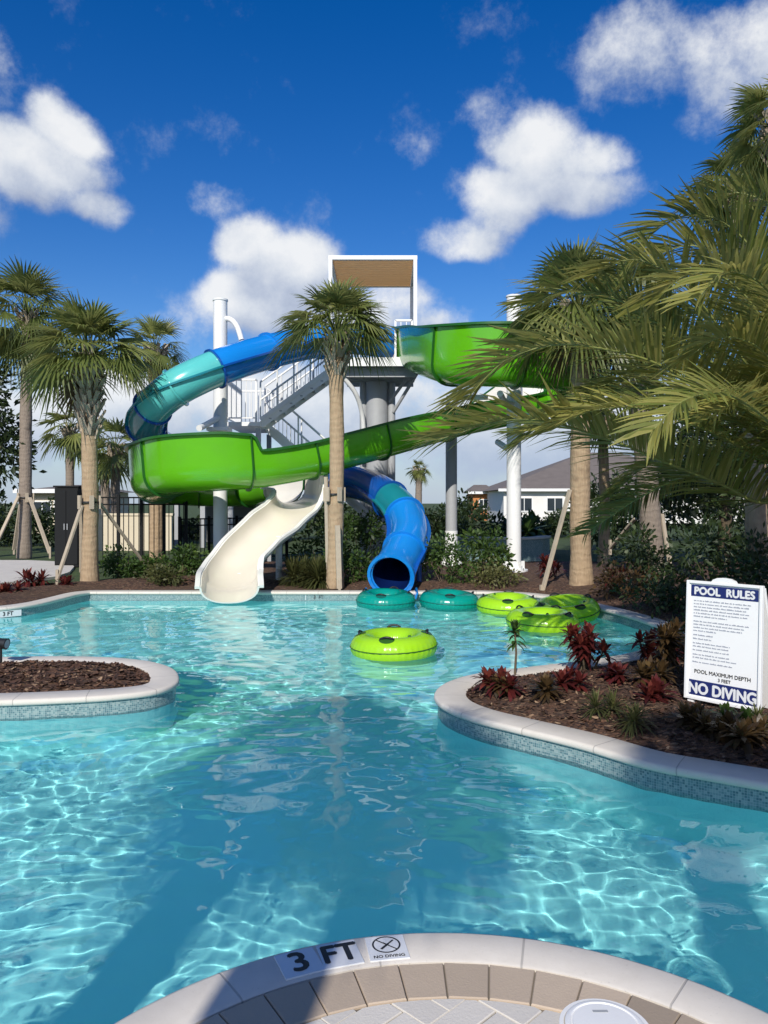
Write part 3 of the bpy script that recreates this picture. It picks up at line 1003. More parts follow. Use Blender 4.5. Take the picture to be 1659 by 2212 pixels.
# canopy
xl, xr = D(714, 0, 19.6).x, D(897, 0, 19.6).x
Zc = EYE + (HY - 557) * 19.6 / FPX
for (x, y) in ((xl, 19.6), (xr, 19.6), (xl, 22.1), (xr, 22.1)):
    pb = MB(); pb.box((x, y, (Zp + Zc) / 2 - .1), (.09, .09, Zc - Zp + .1)); pb.build('canopy_post', M_WHITE, tw)
fr = MB()
fr.beam((xl - .05, 19.6, Zc), (xr + .05, 19.6, Zc), .08, .10); fr.beam((xl - .05, 22.1, Zc), (xr + .05, 22.1, Zc), .08, .10)
fr.beam((xl, 19.64, Zc), (xl, 22.06, Zc), .08, .10); fr.beam((xr, 19.64, Zc), (xr, 22.06, Zc), .08, .10)
fr.build('canopy_frame', M_WHITE, tw)
sl = MB(); k = 30
for i in range(k):
    y = 19.68 + 2.38 * (i + .5) / k
    sl.box(((xl + xr) / 2, y, Zc - .02 + .004 * (i % 2)), (xr - xl - .09, 2.38 / k * .82, .02))
sl.build('shade_slats', M_TAN, tw)
# railings of the platform, the right one a tan lattice panel
def railing(a, b, h, name='railing', step=0.11, mat=None):
    a, b = Vector(a), Vector(b); r = MB()
    up = Vector((0, 0, h))
    r.beam(a + up, b + up, .05, .05); r.beam(a + Vector((0, 0, .1)), b + Vector((0, 0, .1)), .03, .03)
    L = (b - a).length; q = max(2, int(L / step))
    for i in range(1, q):
        p = a.lerp(b, i / q); r.box(p + Vector((0, 0, h / 2 + .05)), (.018, .018, h - .13))
    for p in (a, b): r.box(p + Vector((0, 0, h / 2)), (.05, .05, h))
    r.build(name, mat or M_WHITE, tw)
railing((xr - .5, 19.75, Zp), (xr - .08, 19.75, Zp), 1.05)
railing((xa, 22.0, Zp), (xr, 22.0, Zp), 1.05)
lp = MB()
for i in range(11):
    lp.box((xr - .62 + .05 * i, 21.9, Zp + .62), (.022, .02, 1.05))
for i in range(3): lp.box((xr - .37, 21.915, Zp + .15 + .45 * i), (.56, .02, .04))
lp.build('lattice_panel', M_TAN, tw)
# landing and two flights
Zl = EYE + (HY - 914) * 19.5 / FPX
lx0, lx1 = D(494, 0, 19.5).x, D(566, 0, 19.5).x
mb = MB(); mb.box(((lx0 + lx1) / 2, 20.2, Zl - .05), (lx1 - lx0, 2.0, .10)); mb.build('landing', M_WHITE, tw)
for y in (19.3, 21.1):
    pb = MB(); pb.box((lx1 - .06, y, Zl / 2 - .1), (.12, .12, Zl - .1)); pb.build('landing_post', M_GREYST, tw)
railing((lx0, 19.22, Zl), (lx1 - .1, 19.22, Zl), 1.05); railing((lx0, 19.24, Zl), (lx0, 21.15, Zl), 1.05); railing((lx0, 21.18, Zl), (lx1, 21.18, Zl), 1.05)
def flight(a, b, w, name):
    """a, b: lower and upper front corners; w: width in +Y."""
    a, b = Vector(a), Vector(b)
    q = max(3, int(abs(b.z - a.z) / .19))
    for dy in (0, w):
        s = MB(); o = Vector((0, dy, 0))
        s.beam(a + o + Vector((0, 0, .06)), b + o + Vector((0, 0, .06)), .05, .10); s.build('stringer', M_WHITE, tw)
        s = MB(); s.beam(a + o + Vector((0, 0.03 if dy == 0 else -.03, -.07)), b + o + Vector((0, 0.03 if dy == 0 else -.03, -.07)), .03, .16); s.build('stringer_web', M_WHITE, tw)
        r = MB()
        for hh in (1.0, .55): r.tube([a + o + Vector((0, 0, hh)), b + o + Vector((0, 0, hh))], .025, 8)
        for i in range(0, 6):
            p = a.lerp(b, i / 5) + o; r.tube([p + Vector((0, 0, .1)), p + Vector((0, 0, 1.0))], .022, 8)
        for i in range(0, int((b - a).length / .14)):
            p = a.lerp(b, i * .14 / (b - a).length) + o; r.box(p + Vector((0, 0, .34)), (.014, .014, .42))
        r.build('handrail', M_WHITE, tw)
    tr_ = MB()
    for i in range(q):
        p = a.lerp(b, (i + .5) / q); tr_.box(p + Vector((0, w / 2, 0)), (abs(b.x - a.x) / q * 1.1, w - .06, .03))
    tr_.build('stair_treads', M_GREYST, tw)
flight((lx1, 19.25, Zl), (xa, 19.25 + .42, Zp - .03), 0.75, 'upper')
flight((lx1 + 4.1, 20.35, .1), (lx1, 20.35, Zl), 0.8, 'lower')

# ================================================================== PLANTS
M_FAN = leaf_mat('fan_palm_leaf', (0.036, 0.054, 0.018), (0.145, 0.185, 0.048), (0.40, 0.40, 0.13), 0.38, 0.40)
M_FEATHER = leaf_mat('feather_palm_leaf', (0.022, 0.042, 0.010), (0.15, 0.19, 0.036), (0.52, 0.46, 0.14), 0.34, 0.45)
M_RACHIS = plain('palm_rib', (0.20, 0.22, 0.06), 0.45, 0.2, 5.0)
M_BUSH = leaf_mat('shrub_leaf', (0.016, 0.034, 0.009), (0.05, 0.10, 0.02), (0.14, 0.21, 0.045), 0.5, 0.3)
M_DARKLEAF = leaf_mat('dark_evergreen_leaf', (0.009, 0.018, 0.006), (0.028, 0.048, 0.014), (0.075, 0.11, 0.03), 0.5, 0.25)
M_GRASSY = leaf_mat('olive_grass_blade', (0.03, 0.04, 0.012), (0.09, 0.10, 0.03), (0.20, 0.19, 0.07), 0.55, 0.3)
M_RED = leaf_mat('red_strap_leaf', (0.028, 0.007, 0.008), (0.115, 0.020, 0.019), (0.33, 0.085, 0.050), 0.35, 0.3)
M_MIXED = leaf_mat('bronze_green_strap_leaf', (0.025, 0.018, 0.009), (0.085, 0.050, 0.020), (0.20, 0.13, 0.05), 0.4, 0.3)
M_DRY = leaf_mat('dry_palm_leaf', (0.05, 0.035, 0.018), (0.15, 0.10, 0.05), (0.28, 0.21, 0.12), 0.7, 0.2)
M_BARKT = None

def mat_trunk(name, a, b, ring=14.0):
    m, N = new_mat(name)
    ob = N.n('ShaderNodeTexCoord').outputs['Object']
    w = N.n('ShaderNodeTexWave', {'wave_type': 'BANDS', 'bands_direction': 'Z'}, Vector=ob, Scale=ring / 6.0, Distortion=7.0, Detail=4.0)
    w.inputs['Detail Scale'].default_value = 2.0
    fib = N.noise(N.vec('MULTIPLY', ob, (18.0, 18.0, 2.0)), 2.0, 6.0, 0.65)
    f = N.math('ADD', N.math('MULTIPLY', w.outputs['Fac'], 0.14), N.math('MULTIPLY', fib, 0.86))
    c = N.mix(f, a, b)
    bl = N.smooth(N.noise(ob, 2.2, 5.0), 0.55, 0.75)
    c = N.mix(N.math('MULTIPLY', bl, 0.6), c, tuple(x * 0.5 for x in a))
    p = bsdf(N, Base_Color=c, Roughness=0.9)
    bn = N.n('ShaderNodeBump', None, Strength=1.0, Distance=0.03, Height=f)
    N.link(bn.outputs[0], p.inputs['Normal'])
    return m
M_TRUNK = mat_trunk('tan_palm_trunk', (0.25, 0.165, 0.095), (0.54, 0.40, 0.25))
M_TRUNK_GREY = mat_trunk('grey_brown_palm_trunk', (0.16, 0.125, 0.10), (0.34, 0.28, 0.22))
M_BOOT = mat_trunk('pale_leaf_boots', (0.27, 0.20, 0.13), (0.60, 0.51, 0.40), 8.0)
M_WOOD = plain('weathered_timber', (0.42, 0.35, 0.26), 0.85, 0.22, 9.0, 0.4, 70, dirt=0.3)
M_STEM = plain('woody_stem', (0.10, 0.075, 0.045), 0.9, 0.2, 8.0)

def fan_leaf(mb, H, d, L, rnd, droop, tint, nseg=24):
    """A costapalmate fan of joined, drooping segments at hub H, pointing along d."""
    d = d.normalized()
    s = d.cross(Vector((0, 0, 1)))
    if s.length < 0.1: s = Vector((cos(rnd.random() * 6), sin(rnd.random() * 6), 0))
    s.normalize()
    s = (Matrix.Rotation(rnd.uniform(-.5, .5), 3, d) @ s).normalized()
    nrm = s.cross(d).normalized()
    span = radians(rnd.uniform(88, 118))
    prev = None
    for j in range(nseg):
        ph = -span + 2 * span * (j + .5) / nseg
        fold = abs(ph) / span
        dr = (d * cos(ph) + s * sin(ph)).normalized()
        LL = L * (0.62 + 0.38 * cos(ph * 0.75)) * rnd.uniform(.9, 1.08)
        q = (s * cos(ph) - d * sin(ph)).normalized()
        ang = 2 * span / nseg
        lift = 0.20 * fold
        k = droop * rnd.uniform(.7, 1.35)
        pts = []
        for (r, w) in ((0.03, .5), (0.38, .52), (0.68, .36), (1.0, .03)):
            c = H + dr * (LL * r) + nrm * (lift * LL * r * (1 - r * .5)) + Vector((0, 0, -k * LL * (r ** 2.3)))
            hw = LL * max(r, .12) * math.tan(ang / 2) * w * 2 if r < .5 else LL * .42 * math.tan(ang / 2) * w * 2
            tw = nrm * (hw * .35)
            pts.append((c - q * hw + tw, c + q * hw - tw))
        b = mb.add([v for pr in pts for v in pr])
        t = min(1, max(0, tint + rnd.uniform(-.14, .14)))
        for i in range(3): mb.face((b + 2 * i, b + 2 * i + 1, b + 2 * i + 3, b + 2 * i + 2), 0, t)

def fan_crown(mb, C, R, n, rnd, squash=1.0, wind=(0, 0, 0), lo=-45, hi=85, nseg=24, rot=0.0):
    W = Vector(wind)
    for i in range(n):
        f = (i + .5) / n
        el = radians(hi - (hi - lo) * f ** 0.85 + rnd.uniform(-9, 9))
        az = i * 2.39996 + rnd.uniform(-.3, .3) + rot
        d = Vector((cos(az) * cos(el), sin(az) * cos(el), sin(el) * squash)) + W * (0.35 + .4 * cos(el))
        L = R * rnd.uniform(.50, .62)
        pl = R * rnd.uniform(.42, .58)
        H = C + d.normalized() * pl + Vector((0, 0, -0.10 * pl * f))
        mid = C + d.normalized() * pl * .5 + Vector((0, 0, .05 * pl))
        mb.tube([C + Vector((0, 0, -.08 * f)), mid, H], [.022, .015, .010], 5, 0, False, .62)
        dd = (d.normalized() + Vector((0, 0, -.30 - .25 * f))).normalized()
        fan_leaf(mb, H, dd, L, rnd, 0.12 + .32 * f + rnd.uniform(0, .18), .66 - .26 * f + rnd.uniform(-.18, .26), nseg)

def trunk_mesh(mb, base, top, r0, r1, rnd, n=22, ns=18, wob=0.02):
    P, R = [], []
    for i in range(n + 1):
        t = i / n
        p = base.lerp(top, t) + Vector((sin(t * 5 + base.x) * wob, cos(t * 4 + base.y) * wob, 0)) * (t * (1 - t) * 4)
        P.append(p)
        R.append((r0 + (r1 - r0) * t) * (1 + .05 * rnd.uniform(-1, 1)) * (1 + .22 * max(0, 1 - t * 9)))
    mb.tube(P, R, ns)

def boots_mesh(mb, base, top, r, rnd, rows):
    """Criss-crossed old leaf bases: split wedges that stand off the trunk."""
    ax = (top - base)
    for k in range(rows * 5):
        t = (k + .5) / (rows * 5)
        a = k * 2.39996 + rnd.uniform(-.15, .15)
        o = Vector((cos(a), sin(a), 0)); s = Vector((-sin(a), cos(a), 0))
        p = base + ax * t
        rr = r * (1.0 + .30 * t)
        h = r * rnd.uniform(1.5, 2.3); w = r * .85; out = r * rnd.uniform(.55, 1.05)
        for sg in (-1, 1):
            lean = s * (sg * w * .55)
            A = p + o * (rr * .86) + lean * .2
            B = p + o * (rr + out) + lean * 1.3 + Vector((0, 0, h))
            mb.beam(A, B, w * .62, .018 + r * .10, 0, o)

def sabal(name, label, base, top, r0, r1, R, n, seed, boots=0.0, wind=(0, 0, 0), squash=1.0, trunk=None, group='cabbage palms around the pool', nseg=24, lo=-45, dry=0):
    rnd = random.Random(seed)
    base, top = Vector(base), Vector(top)
    t = thing(name, label, 'palm tree', (base.x, base.y, 0), group)
    mb = MB(); trunk_mesh(mb, base, top, r0, r1, rnd); mb.build('trunk', trunk or M_TRUNK, t, True, 60)
    if boots > 0:
        bm_ = MB(); ax = (top - base)
        boots_mesh(bm_, top - ax.normalized() * boots, top + Vector((0, 0, .1)), r1, rnd, max(2, int(boots / .16)))
        bm_.build('leaf_boots', M_BOOT, t)
    cb = MB(); fan_crown(cb, top + Vector((0, 0, .12)), R, n, rnd, squash, wind, lo, nseg=nseg, rot=seed)
    cb.build('crown', M_FAN, t)
    if dry:
        db = MB()
        for i in range(dry):
            az = rnd.uniform(0, 6.28); d = Vector((cos(az) * .55, sin(az) * .55, -.8))
            H = top + d * (R * .3)
            db.tube([top, H], .012, 5, 0, False, .6)
            fan_leaf(db, H, d, R * .45, rnd, .5, rnd.uniform(.3, .8), 16)
        db.build('dry_leaves', M_DRY, t)
    return t

def gz(x, y):
    """Height of the mulch on the big bank (flat beyond it)."""
    try: return max(bank_z(x, y) - .03, -.03)
    except Exception: return 0.0

# ---------------------------------------------------------------- fan palms
def base_at(px, Y): return Vector((D(px, 0, Y).x, Y, 0.0))
P2b = base_at(194, 16.0)
sabal('cabbage_palm', 'cabbage palm in the left bed with cross-hatched leaf boots below a wide crown', P2b, D(192, 792, 16.0), .165, .155, 1.45, 48, 3, 1.5, (.14, -.1, .08), .95, dry=2, lo=-10)
P1b = base_at(52, 23.5)
sabal('cabbage_palm', 'slim tall cabbage palm at the far left beyond the walkway', P1b, D(60, 690, 23.5), .19, .165, 1.85, 40, 8, .5, (-.05, 0, .2), 1.1, M_TRUNK_GREY, lo=-62)
sabal('cabbage_palm', 'cabbage palm half hidden behind the aqua bend of the tube slide', base_at(338, 22.0), D(334, 768, 22.0), .2, .17, 1.15, 26, 15, .5, (0, 0, 0), 1.0)
P3b = base_at(724, 15.35)
sabal('cabbage_palm', 'cabbage palm in the middle, in front of the slide tower', P3b, D(727, 740, 15.35), .155, .140, 1.28, 42, 21, .75, (.42, -.05, .16), 1.0, lo=-6)
R1b = base_at(1256, 15.2)
sabal('cabbage_palm', 'cabbage palm with smooth tan trunk beside the cove, behind the date palm fronds', R1b, D(1250, 690, 14.9), .205, .165, 1.55, 48, 33, .5, (-.08, 0, .08), 1.0, dry=4, lo=-35)
R2b = base_at(1415, 16.2)
sabal('cabbage_palm', 'leaning cabbage palm with grey woven trunk top behind the date palm', R2b, D(1368, 690, 15.6), .22, .20, 1.5, 34, 41, 1.7, (0, 0, .1), 1.0, M_TRUNK_GREY, dry=6)
sabal('cabbage_palm', 'tallest cabbage palm at the right edge, only its crown in view', base_at(1730, 10.5), D(1702, 300, 10.3), .2, .17, .92, 34, 52, .5, (-.05, 0, .1), 1.0)
sabal('cabbage_palm', 'cabbage palm whose crown rises just above the date palm at the right', base_at(1640, 12.5), D(1606, 420, 12.5), .17, .15, .92, 34, 57, .5, (0, 0, .15), 1.0)
sabal('cabbage_palm', 'thin young cabbage palm behind the smooth tan trunk at the right', base_at(1304, 21.0), D(1304, 900, 21.0), .15, .13, 1.2, 22, 61, .4, (0, 0, 0), 1.0, nseg=16)
for i, (px, Y, ty, R, lb) in enumerate(((150, 34.0, 935, 1.6, 'small cabbage palm far behind, left of the booted palm'), (250, 31.0, 975, 1.5, 'small cabbage palm far behind the fence, next to the green slide'),
                               (905, 42.0, 1022, .75, 'tiny round-headed palm far behind, beside the blue tube elbow'), (228, 33.0, 1000, 1.2, 'low cabbage palm far behind the black fence'))):
    sabal('cabbage_palm', lb, base_at(px, Y), D(px, ty, Y), .2, .17, R, 24, 70 + i, 0.5, nseg=14, trunk=M_TRUNK_GREY)
# two palms behind the viewer whose shadows lie on the pool
sabal('cabbage_palm', 'cabbage palm behind the viewer shading the left of the near deck', (-1.42, -2.5, 0), (-1.42, -2.5, 5.1), .21, .18, 1.0, 54, 81, .9)
sabal('cabbage_palm', 'cabbage palm behind the viewer shading the right of the near deck', (.52, -2.5, 0), (.62, -2.5, 5.1), .20, .17, .74, 24, 87, .7)
sabal('cabbage_palm', 'cabbage palm behind the viewer, leftmost of three, shading the left of the pool', (-2.5, -2.7, 0), (-2.5, -2.7, 5.6), .21, .18, 1.25, 56, 95, .9)

# ---------------------------------------------------------------- date palm with feather fronds at the right
def frond(lf, rb, pts, rnd, ll=0.55, tint=.5, step=.021):
    P = resample(catmull(pts, 8), step)
    m = len(P)
    roll = rnd.uniform(-.35, .35)
    rb.tube([P[i] for i in range(0, m, 4)] + [P[-1]], [.022 * (1 - .85 * i / m) for i in range(0, m, 4)] + [.003], 6)
    for i in range(int(m * .10), m):
        f = i / m
        t = (P[min(i + 1, m - 1)] - P[max(i - 1, 0)]).normalized()
        sd = t.cross(Vector((0, 0, 1))).normalized()
        sd = (Matrix.Rotation(roll, 3, t) @ sd)
        up = sd.cross(t).normalized()
        env = min(1, (f - .05) / .22) * (1 - max(0, (f - .55) / .45) ** 1.6 * .42)
        for sg in (-1, 1):
            if rnd.random() < .04: continue
            L = ll * env * rnd.uniform(.85, 1.12)
            fw = .48 + .45 * f                          # leaflets sweep towards the tip
            vee = rnd.uniform(.16, .62)
            d = (sd * sg * (1 - .45 * f) + t * fw + up * vee).normalized()
            w = .0120 * rnd.uniform(.8, 1.2)
            wd = (t - d * t.dot(d)).normalized() * .8 + up * .35 * sg * rnd.uniform(-1, 1)
            wd.normalize()
            c = []
            dr = rnd.uniform(.10, .34)
            for (q, ww) in ((0, .5), (.3, 1), (.66, .8), (1, .08)):
                p = P[i] + d * (L * q) + Vector((0, 0, -dr * L * q * q))
                c += [p - wd * w * ww, p + wd * w * ww]
            b = lf.add(c); tt = min(1, max(0, tint + .30 * (f - .45) + rnd.uniform(-.2, .2)))
            for k in range(3): lf.face((b + 2 * k, b + 2 * k + 1, b + 2 * k + 3, b + 2 * k + 2), 0, tt)

def make_date_palm():
    rnd = random.Random(9)
    K = D(1800, 985, 7.3)
    t = thing('date_palm', 'low date palm at the right edge with long arching feather fronds', 'palm tree', (K.x, K.y, 0))
    mb = MB(); trunk_mesh(mb, Vector((K.x, K.y, -.02)), K - Vector((0, 0, .1)), .30, .26, rnd); mb.build('trunk', M_TRUNK_GREY, t, True, 60)
    bm_ = MB(); boots_mesh(bm_, Vector((K.x, K.y, .3)), K, .28, rnd, 8); bm_.build('leaf_boots', M_BOOT, t)
    explicit = [
        # (path in photo units and depth), leaflet length, tint
        ([(1659, 1085, 7.0), (1555, 1045, 6.7), (1440, 1000, 6.4), (1300, 944, 6.2), (1120, 905, 6.1), (945, 950, 6.1)], .62, .50),
        ([(1680, 970, 6.9), (1608, 920, 6.5), (1510, 842, 6.2), (1420, 786, 6.0), (1322, 757, 5.9), (1200, 745, 5.9), (1090, 780, 6.0), (1010, 860, 6.1)], .6, .62),
        ([(1690, 900, 7.4), (1560, 800, 7.2), (1449, 718, 7.0), (1374, 665, 6.9), (1299, 634, 6.9), (1217, 628, 6.9), (1150, 660, 7.0)], .62, .45),
        ([(1700, 880, 7.0), (1600, 771, 6.6), (1513, 654, 6.4), (1450, 592, 6.3), (1360, 560, 6.4), (1290, 590, 6.5)], .6, .55),
        ([(1750, 820, 7.4), (1690, 640, 7.2), (1600, 510, 7.1), (1540, 470, 7.1), (1470, 468, 7.1), (1405, 510, 7.2), (1380, 570, 7.2)], .6, .42),
        ([(1790, 780, 7.6), (1740, 560, 7.7), (1660, 440, 7.8), (1570, 415, 7.9), (1490, 440, 8.0)], .55, .38),
        ([(1740, 900, 6.8), (1680, 760, 6.2), (1610, 640, 5.9), (1540, 590, 5.8), (1470, 600, 5.8), (1420, 650, 5.9)], .58, .58),
        ([(1720, 1010, 7.9), (1600, 985, 8.5), (1480, 980, 9.0), (1390, 1010, 9.3), (1320, 1070, 9.5)], .55, .36),
        ([(1720, 970, 6.3), (1650, 900, 5.5), (1560, 850, 5.0), (1470, 870, 4.7), (1410, 930, 4.6)], .5, .52),
        ([(1740, 850, 6.4), (1700, 700, 5.6), (1640, 610, 5.2), (1570, 590, 5.0), (1510, 640, 4.9)], .5, .50),
        ([(1720, 900, 7.2), (1640, 760, 7.6), (1560, 690, 7.9), (1470, 680, 8.1), (1400, 720, 8.3)], .6, .40),
        ([(1740, 960, 6.6), (1670, 880, 6.0), (1600, 860, 5.6), (1540, 900, 5.4)], .5, .56),
        ([(1690, 960, 7.6), (1570, 900, 7.9), (1450, 850, 8.2), (1320, 850, 8.4), (1200, 890, 8.6), (1130, 950, 8.7)], .62, .36),
        ([(1720, 820, 7.0), (1650, 650, 6.8), (1570, 560, 6.7), (1490, 530, 6.7), (1420, 550, 6.8)], .6, .48),
        ([(1690, 1010, 6.8), (1590, 960, 6.4), (1480, 910, 6.1), (1370, 880, 5.9), (1270, 890, 5.9), (1190, 930, 6.0)], .58, .46),
        ([(1730, 900, 6.3), (1680, 800, 5.8), (1620, 740, 5.5), (1550, 730, 5.4), (1490, 770, 5.4)], .52, .52),
    ]
    fr = []
    for pts, ll, tint in explicit:
        fr.append(([K] + [D(*q) for q in pts], ll, tint + .10))
    for i in range(11):                                    # the rest of the crown, all round
        az = i * 2.4 + .3; el = radians(rnd.uniform(10, 72))
        if cos(az) < -.3 and sin(az) < .5 and rnd.random() < .5: continue
        L = rnd.uniform(2.2, 3.0); h = Vector((cos(az), sin(az), 0))
        pts = [K + h * (L * q * cos(el) + .35 * L * q * q) + Vector((0, 0, L * (q * sin(el) - .55 * q ** 2.2))) for q in (0, .25, .5, .75, 1)]
        fr.append((pts, .5, .4))
    for pts, ll, tint in fr:
        lf, rb = MB(), MB()
        frond(lf, rb, pts, rnd, ll, tint)
        r = rb.build('frond', M_RACHIS, t, True)
        lf.build('leaflets', M_FEATHER, r)
make_date_palm()

# ---------------------------------------------------------------- shrubs
def leaf_cloud(mb, C, rad, n, size, rnd, clumps=14, flat=.5, tint=.5, asp=.45):
    """Leaf-sized faces gathered in clumps through an uneven crown."""
    C = Vector(C); cl = []
    for i in range(clumps):
        z = rnd.uniform(-.75, 1); a = rnd.uniform(0, 6.28); q = sqrt(max(0, 1 - z * z)) * rnd.uniform(.45, 1)
        cl.append((Vector((cos(a) * q * rad[0], sin(a) * q * rad[1], z * rad[2])) * rnd.uniform(.55, .95), rnd.uniform(.26, .5), rnd.uniform(-.2, .2)))
    mr = (rad[0] + rad[1] + rad[2]) / 3
    for i in range(n):
        c, cr, ct = rnd.choice(cl)
        d = Vector((rnd.gauss(0, 1), rnd.gauss(0, 1), rnd.gauss(0, 1))).normalized()
        p = C + c + d * (cr * mr * rnd.random() ** .45)
        o = (d + Vector((rnd.uniform(-1, 1), rnd.uniform(-1, 1), rnd.uniform(-.5, 1))) * flat).normalized()
        s = o.cross(Vector((rnd.uniform(-1, 1), rnd.uniform(-1, 1), rnd.uniform(-1, 1)))).normalized()
        L = size * rnd.uniform(.6, 1.3); w = L * asp
        mid = p + o * L * .5
        t = min(1, max(0, tint + ct + rnd.uniform(-.22, .22)))
        mb.poly([p, mid + s * w * .5, p + o * L + Vector((0, 0, -.12 * L)), mid - s * w * .5], 0, t)

def shrub(label, px, Y, w, h, mat, seed, n=1100, size=.11, group=None, name='shrub', tint=.5, z0=0.0, asp=.45):
    rnd = random.Random(seed)
    x = D(px, 0, Y).x
    t = thing(name, label, 'shrub', (x, Y, 0), group)
    st = MB()
    for k in range(6):
        a = k * 1.1; st.tube([(x + .03 * cos(a), Y + .03 * sin(a), -.05), (x + .2 * w * cos(a), Y + .2 * w * sin(a), z0 + h * .6)], [.014, .006], 5)
    st.build('stems', M_STEM, t)
    mb = MB(); leaf_cloud(mb, (x, Y, z0 + h * .5), (w / 2, w / 2 * .9, h * .55), n, size, rnd, 18, .6, tint, asp)
    mb.build('foliage', mat, t)
    return t

def strap_plant(label, base, h, spread, n, mat, seed, stems=1, w=.035, name='cordyline', group=None, L=None, cat='plant', lean=.25):
    """Rosettes of strap leaves on short stems."""
    rnd = random.Random(seed); base = Vector(base)
    t = thing(name, label, cat, tuple(base), group)
    st, mb = MB(), MB()
    for s in range(stems):
        a = rnd.uniform(0, 6.28); q = spread * rnd.random() * .8 if stems > 1 else 0
        top = base + Vector((cos(a) * q, sin(a) * q, h * rnd.uniform(.55, 1.0) if stems > 1 else h))
        b = base + Vector((cos(a) * q * .3, sin(a) * q * .3, -.04))
        st.tube([b, b.lerp(top, .5) + Vector((rnd.uniform(-.02, .02), 0, 0)), top], [.013, .011, .008], 6)
        for k in range(n):
            f = k / n
            az = k * 2.4 + rnd.uniform(-.3, .3); el = radians(85 - 95 * f + rnd.uniform(-12, 12))
            d = Vector((cos(az) * cos(el), sin(az) * cos(el), sin(el)))
            LL = (L or spread) * rnd.uniform(.75, 1.15) * (.7 + .3 * sin(pi * f))
            o = top - Vector((0, 0, (h * lean) * f * rnd.random()))
            sd = d.cross(Vector((0, 0, 1)))
            sd = sd.normalized() if sd.length > .05 else Vector((1, 0, 0))
            c = []
            for (r, ww) in ((0, .45), (.35, 1), (.7, .85), (1, .05)):
                p = o + d * (LL * r) + Vector((0, 0, -.45 * LL * r * r * (.4 + f)))
                c += [p - sd * w * ww * .5, p + sd * w * ww * .5]
            bb = mb.add(c); tt = min(1, max(0, .55 - .3 * f + rnd.uniform(-.25, .3)))
            for i in range(3): mb.face((bb + 2 * i, bb + 2 * i + 1, bb + 2 * i + 3, bb + 2 * i + 2), 0, tt)
    st.build('stem', M_STEM, t)
    mb.build('leaves', mat, t)
    return t

# plants in the near right planter
strap_plant('slender green plant on a bare stem at the tip of the right planter', G(1112, 1456), .46, .19, 44, M_BUSH, 1, 1, .036, name='young_shrub', L=.16, lean=.5)
strap_plant('large red-leaved cordyline on the planter rim, right of the slender green plant', G(1268, 1456), .42, .21, 26, M_RED, 2, 15, .044, L=.19)
strap_plant('bronze and red cordyline at the back of the right planter beside the sign', G(1408, 1436), .30, .26, 24, M_RED, 3, 9, .042, L=.19)
strap_plant('tall bronze cordyline just left of the sign', G(1452, 1476), .48, .24, 24, M_MIXED, 33, 8, .042, L=.22)
bp = 'bromeliads and low plants in the right planter'
low = [('low orange-red bromeliad below the slender green plant', 1090, 1490, .12, .20, M_RED, 'bromeliad'),
       ('low red bromeliad in front of the large cordyline', 1222, 1498, .14, .20, M_RED, 'bromeliad'),
       ('dark red bromeliad right of the large cordyline', 1322, 1478, .12, .18, M_RED, 'bromeliad'),
       ('grassy olive tuft near the middle of the planter', 1290, 1545, .08, .24, M_GRASSY, 'grass_tuft'),
       ('dry straw-coloured tuft above the front coping', 1402, 1572, .06, .22, M_GRASSY, 'grass_tuft'),
       ('reddish bromeliad left of the sign foot', 1432, 1530, .13, .22, M_RED, 'bromeliad'),
       ('dark green bromeliad right in front of the sign', 1590, 1578, .08, .19, M_BUSH, 'bromeliad'),
       ('bronze bromeliad at the foot of the sign on the left', 1500, 1578, .1, .20, M_MIXED, 'bromeliad'),
       ('dry olive tuft at the right edge of the planter', 1640, 1580, .08, .22, M_GRASSY, 'grass_tuft'),
       ('bronze bromeliad nearest the coping below the sign', 1545, 1598, .09, .19, M_MIXED, 'bromeliad'),
       ('small olive bronze plant by the coping at the planter tip', 1078, 1494, .07, .15, M_MIXED, 'bromeliad'),
       ('wide bronze bromeliad left of the grassy tuft', 1180, 1512, .1, .2, M_MIXED, 'bromeliad'),
       ('wide bronze bromeliad left of the sign, behind the reddish one', 1385, 1495, .16, .24, M_MIXED, 'bromeliad'),
       ('bronze bromeliad at the right end of the front coping', 1622, 1606, .1, .2, M_MIXED, 'bromeliad'),
       ('small red bromeliad by the inner coping at the planter tip', 1056, 1480, .08, .14, M_RED, 'bromeliad')]
for i, (lb, px, py, h, sp, mt, nm) in enumerate(low):
    gr = nm == 'grass_tuft'
    strap_plant(lb, G(px, py, .05), h, sp, 70 if gr else 30, mt, 40 + i, 2 if gr else 3, .012 if gr else .042, name=nm, group=bp, L=sp)
strap_plant('dark bronze cordyline behind the sign at the right edge', Vector((3.35, 6.3, .05)), .6, .25, 22, M_MIXED, 13, 6, .035)
# plants on the far left bank
strap_plant('bright red cordyline on the left bank by the walkway', G(70, 1272), .22, .34, 24, M_RED, 14, 5, .05)
strap_plant('low red cordyline nearest the left bank coping', G(15, 1285), .1, .28, 24, M_RED, 15, 5, .05)
strap_plant('small red cordyline at the foot of the slanting left brace', G(140, 1270), .12, .25, 22, M_RED, 16, 4, .045)
strap_plant('red cordyline behind the leaning right brace', base_at(1192, 16.6), .45, .3, 22, M_RED, 17, 6, .045)
strap_plant('dark red cordyline right of the tan trunk at the cove', base_at(1325, 14.6), .4, .3, 22, M_RED, 18, 5, .045)
strap_plant('banana-leaved plant in front of the white house', base_at(1150, 24.0), 1.1, .9, 16, M_BUSH, 19, 2, .22, name='broadleaf_plant')
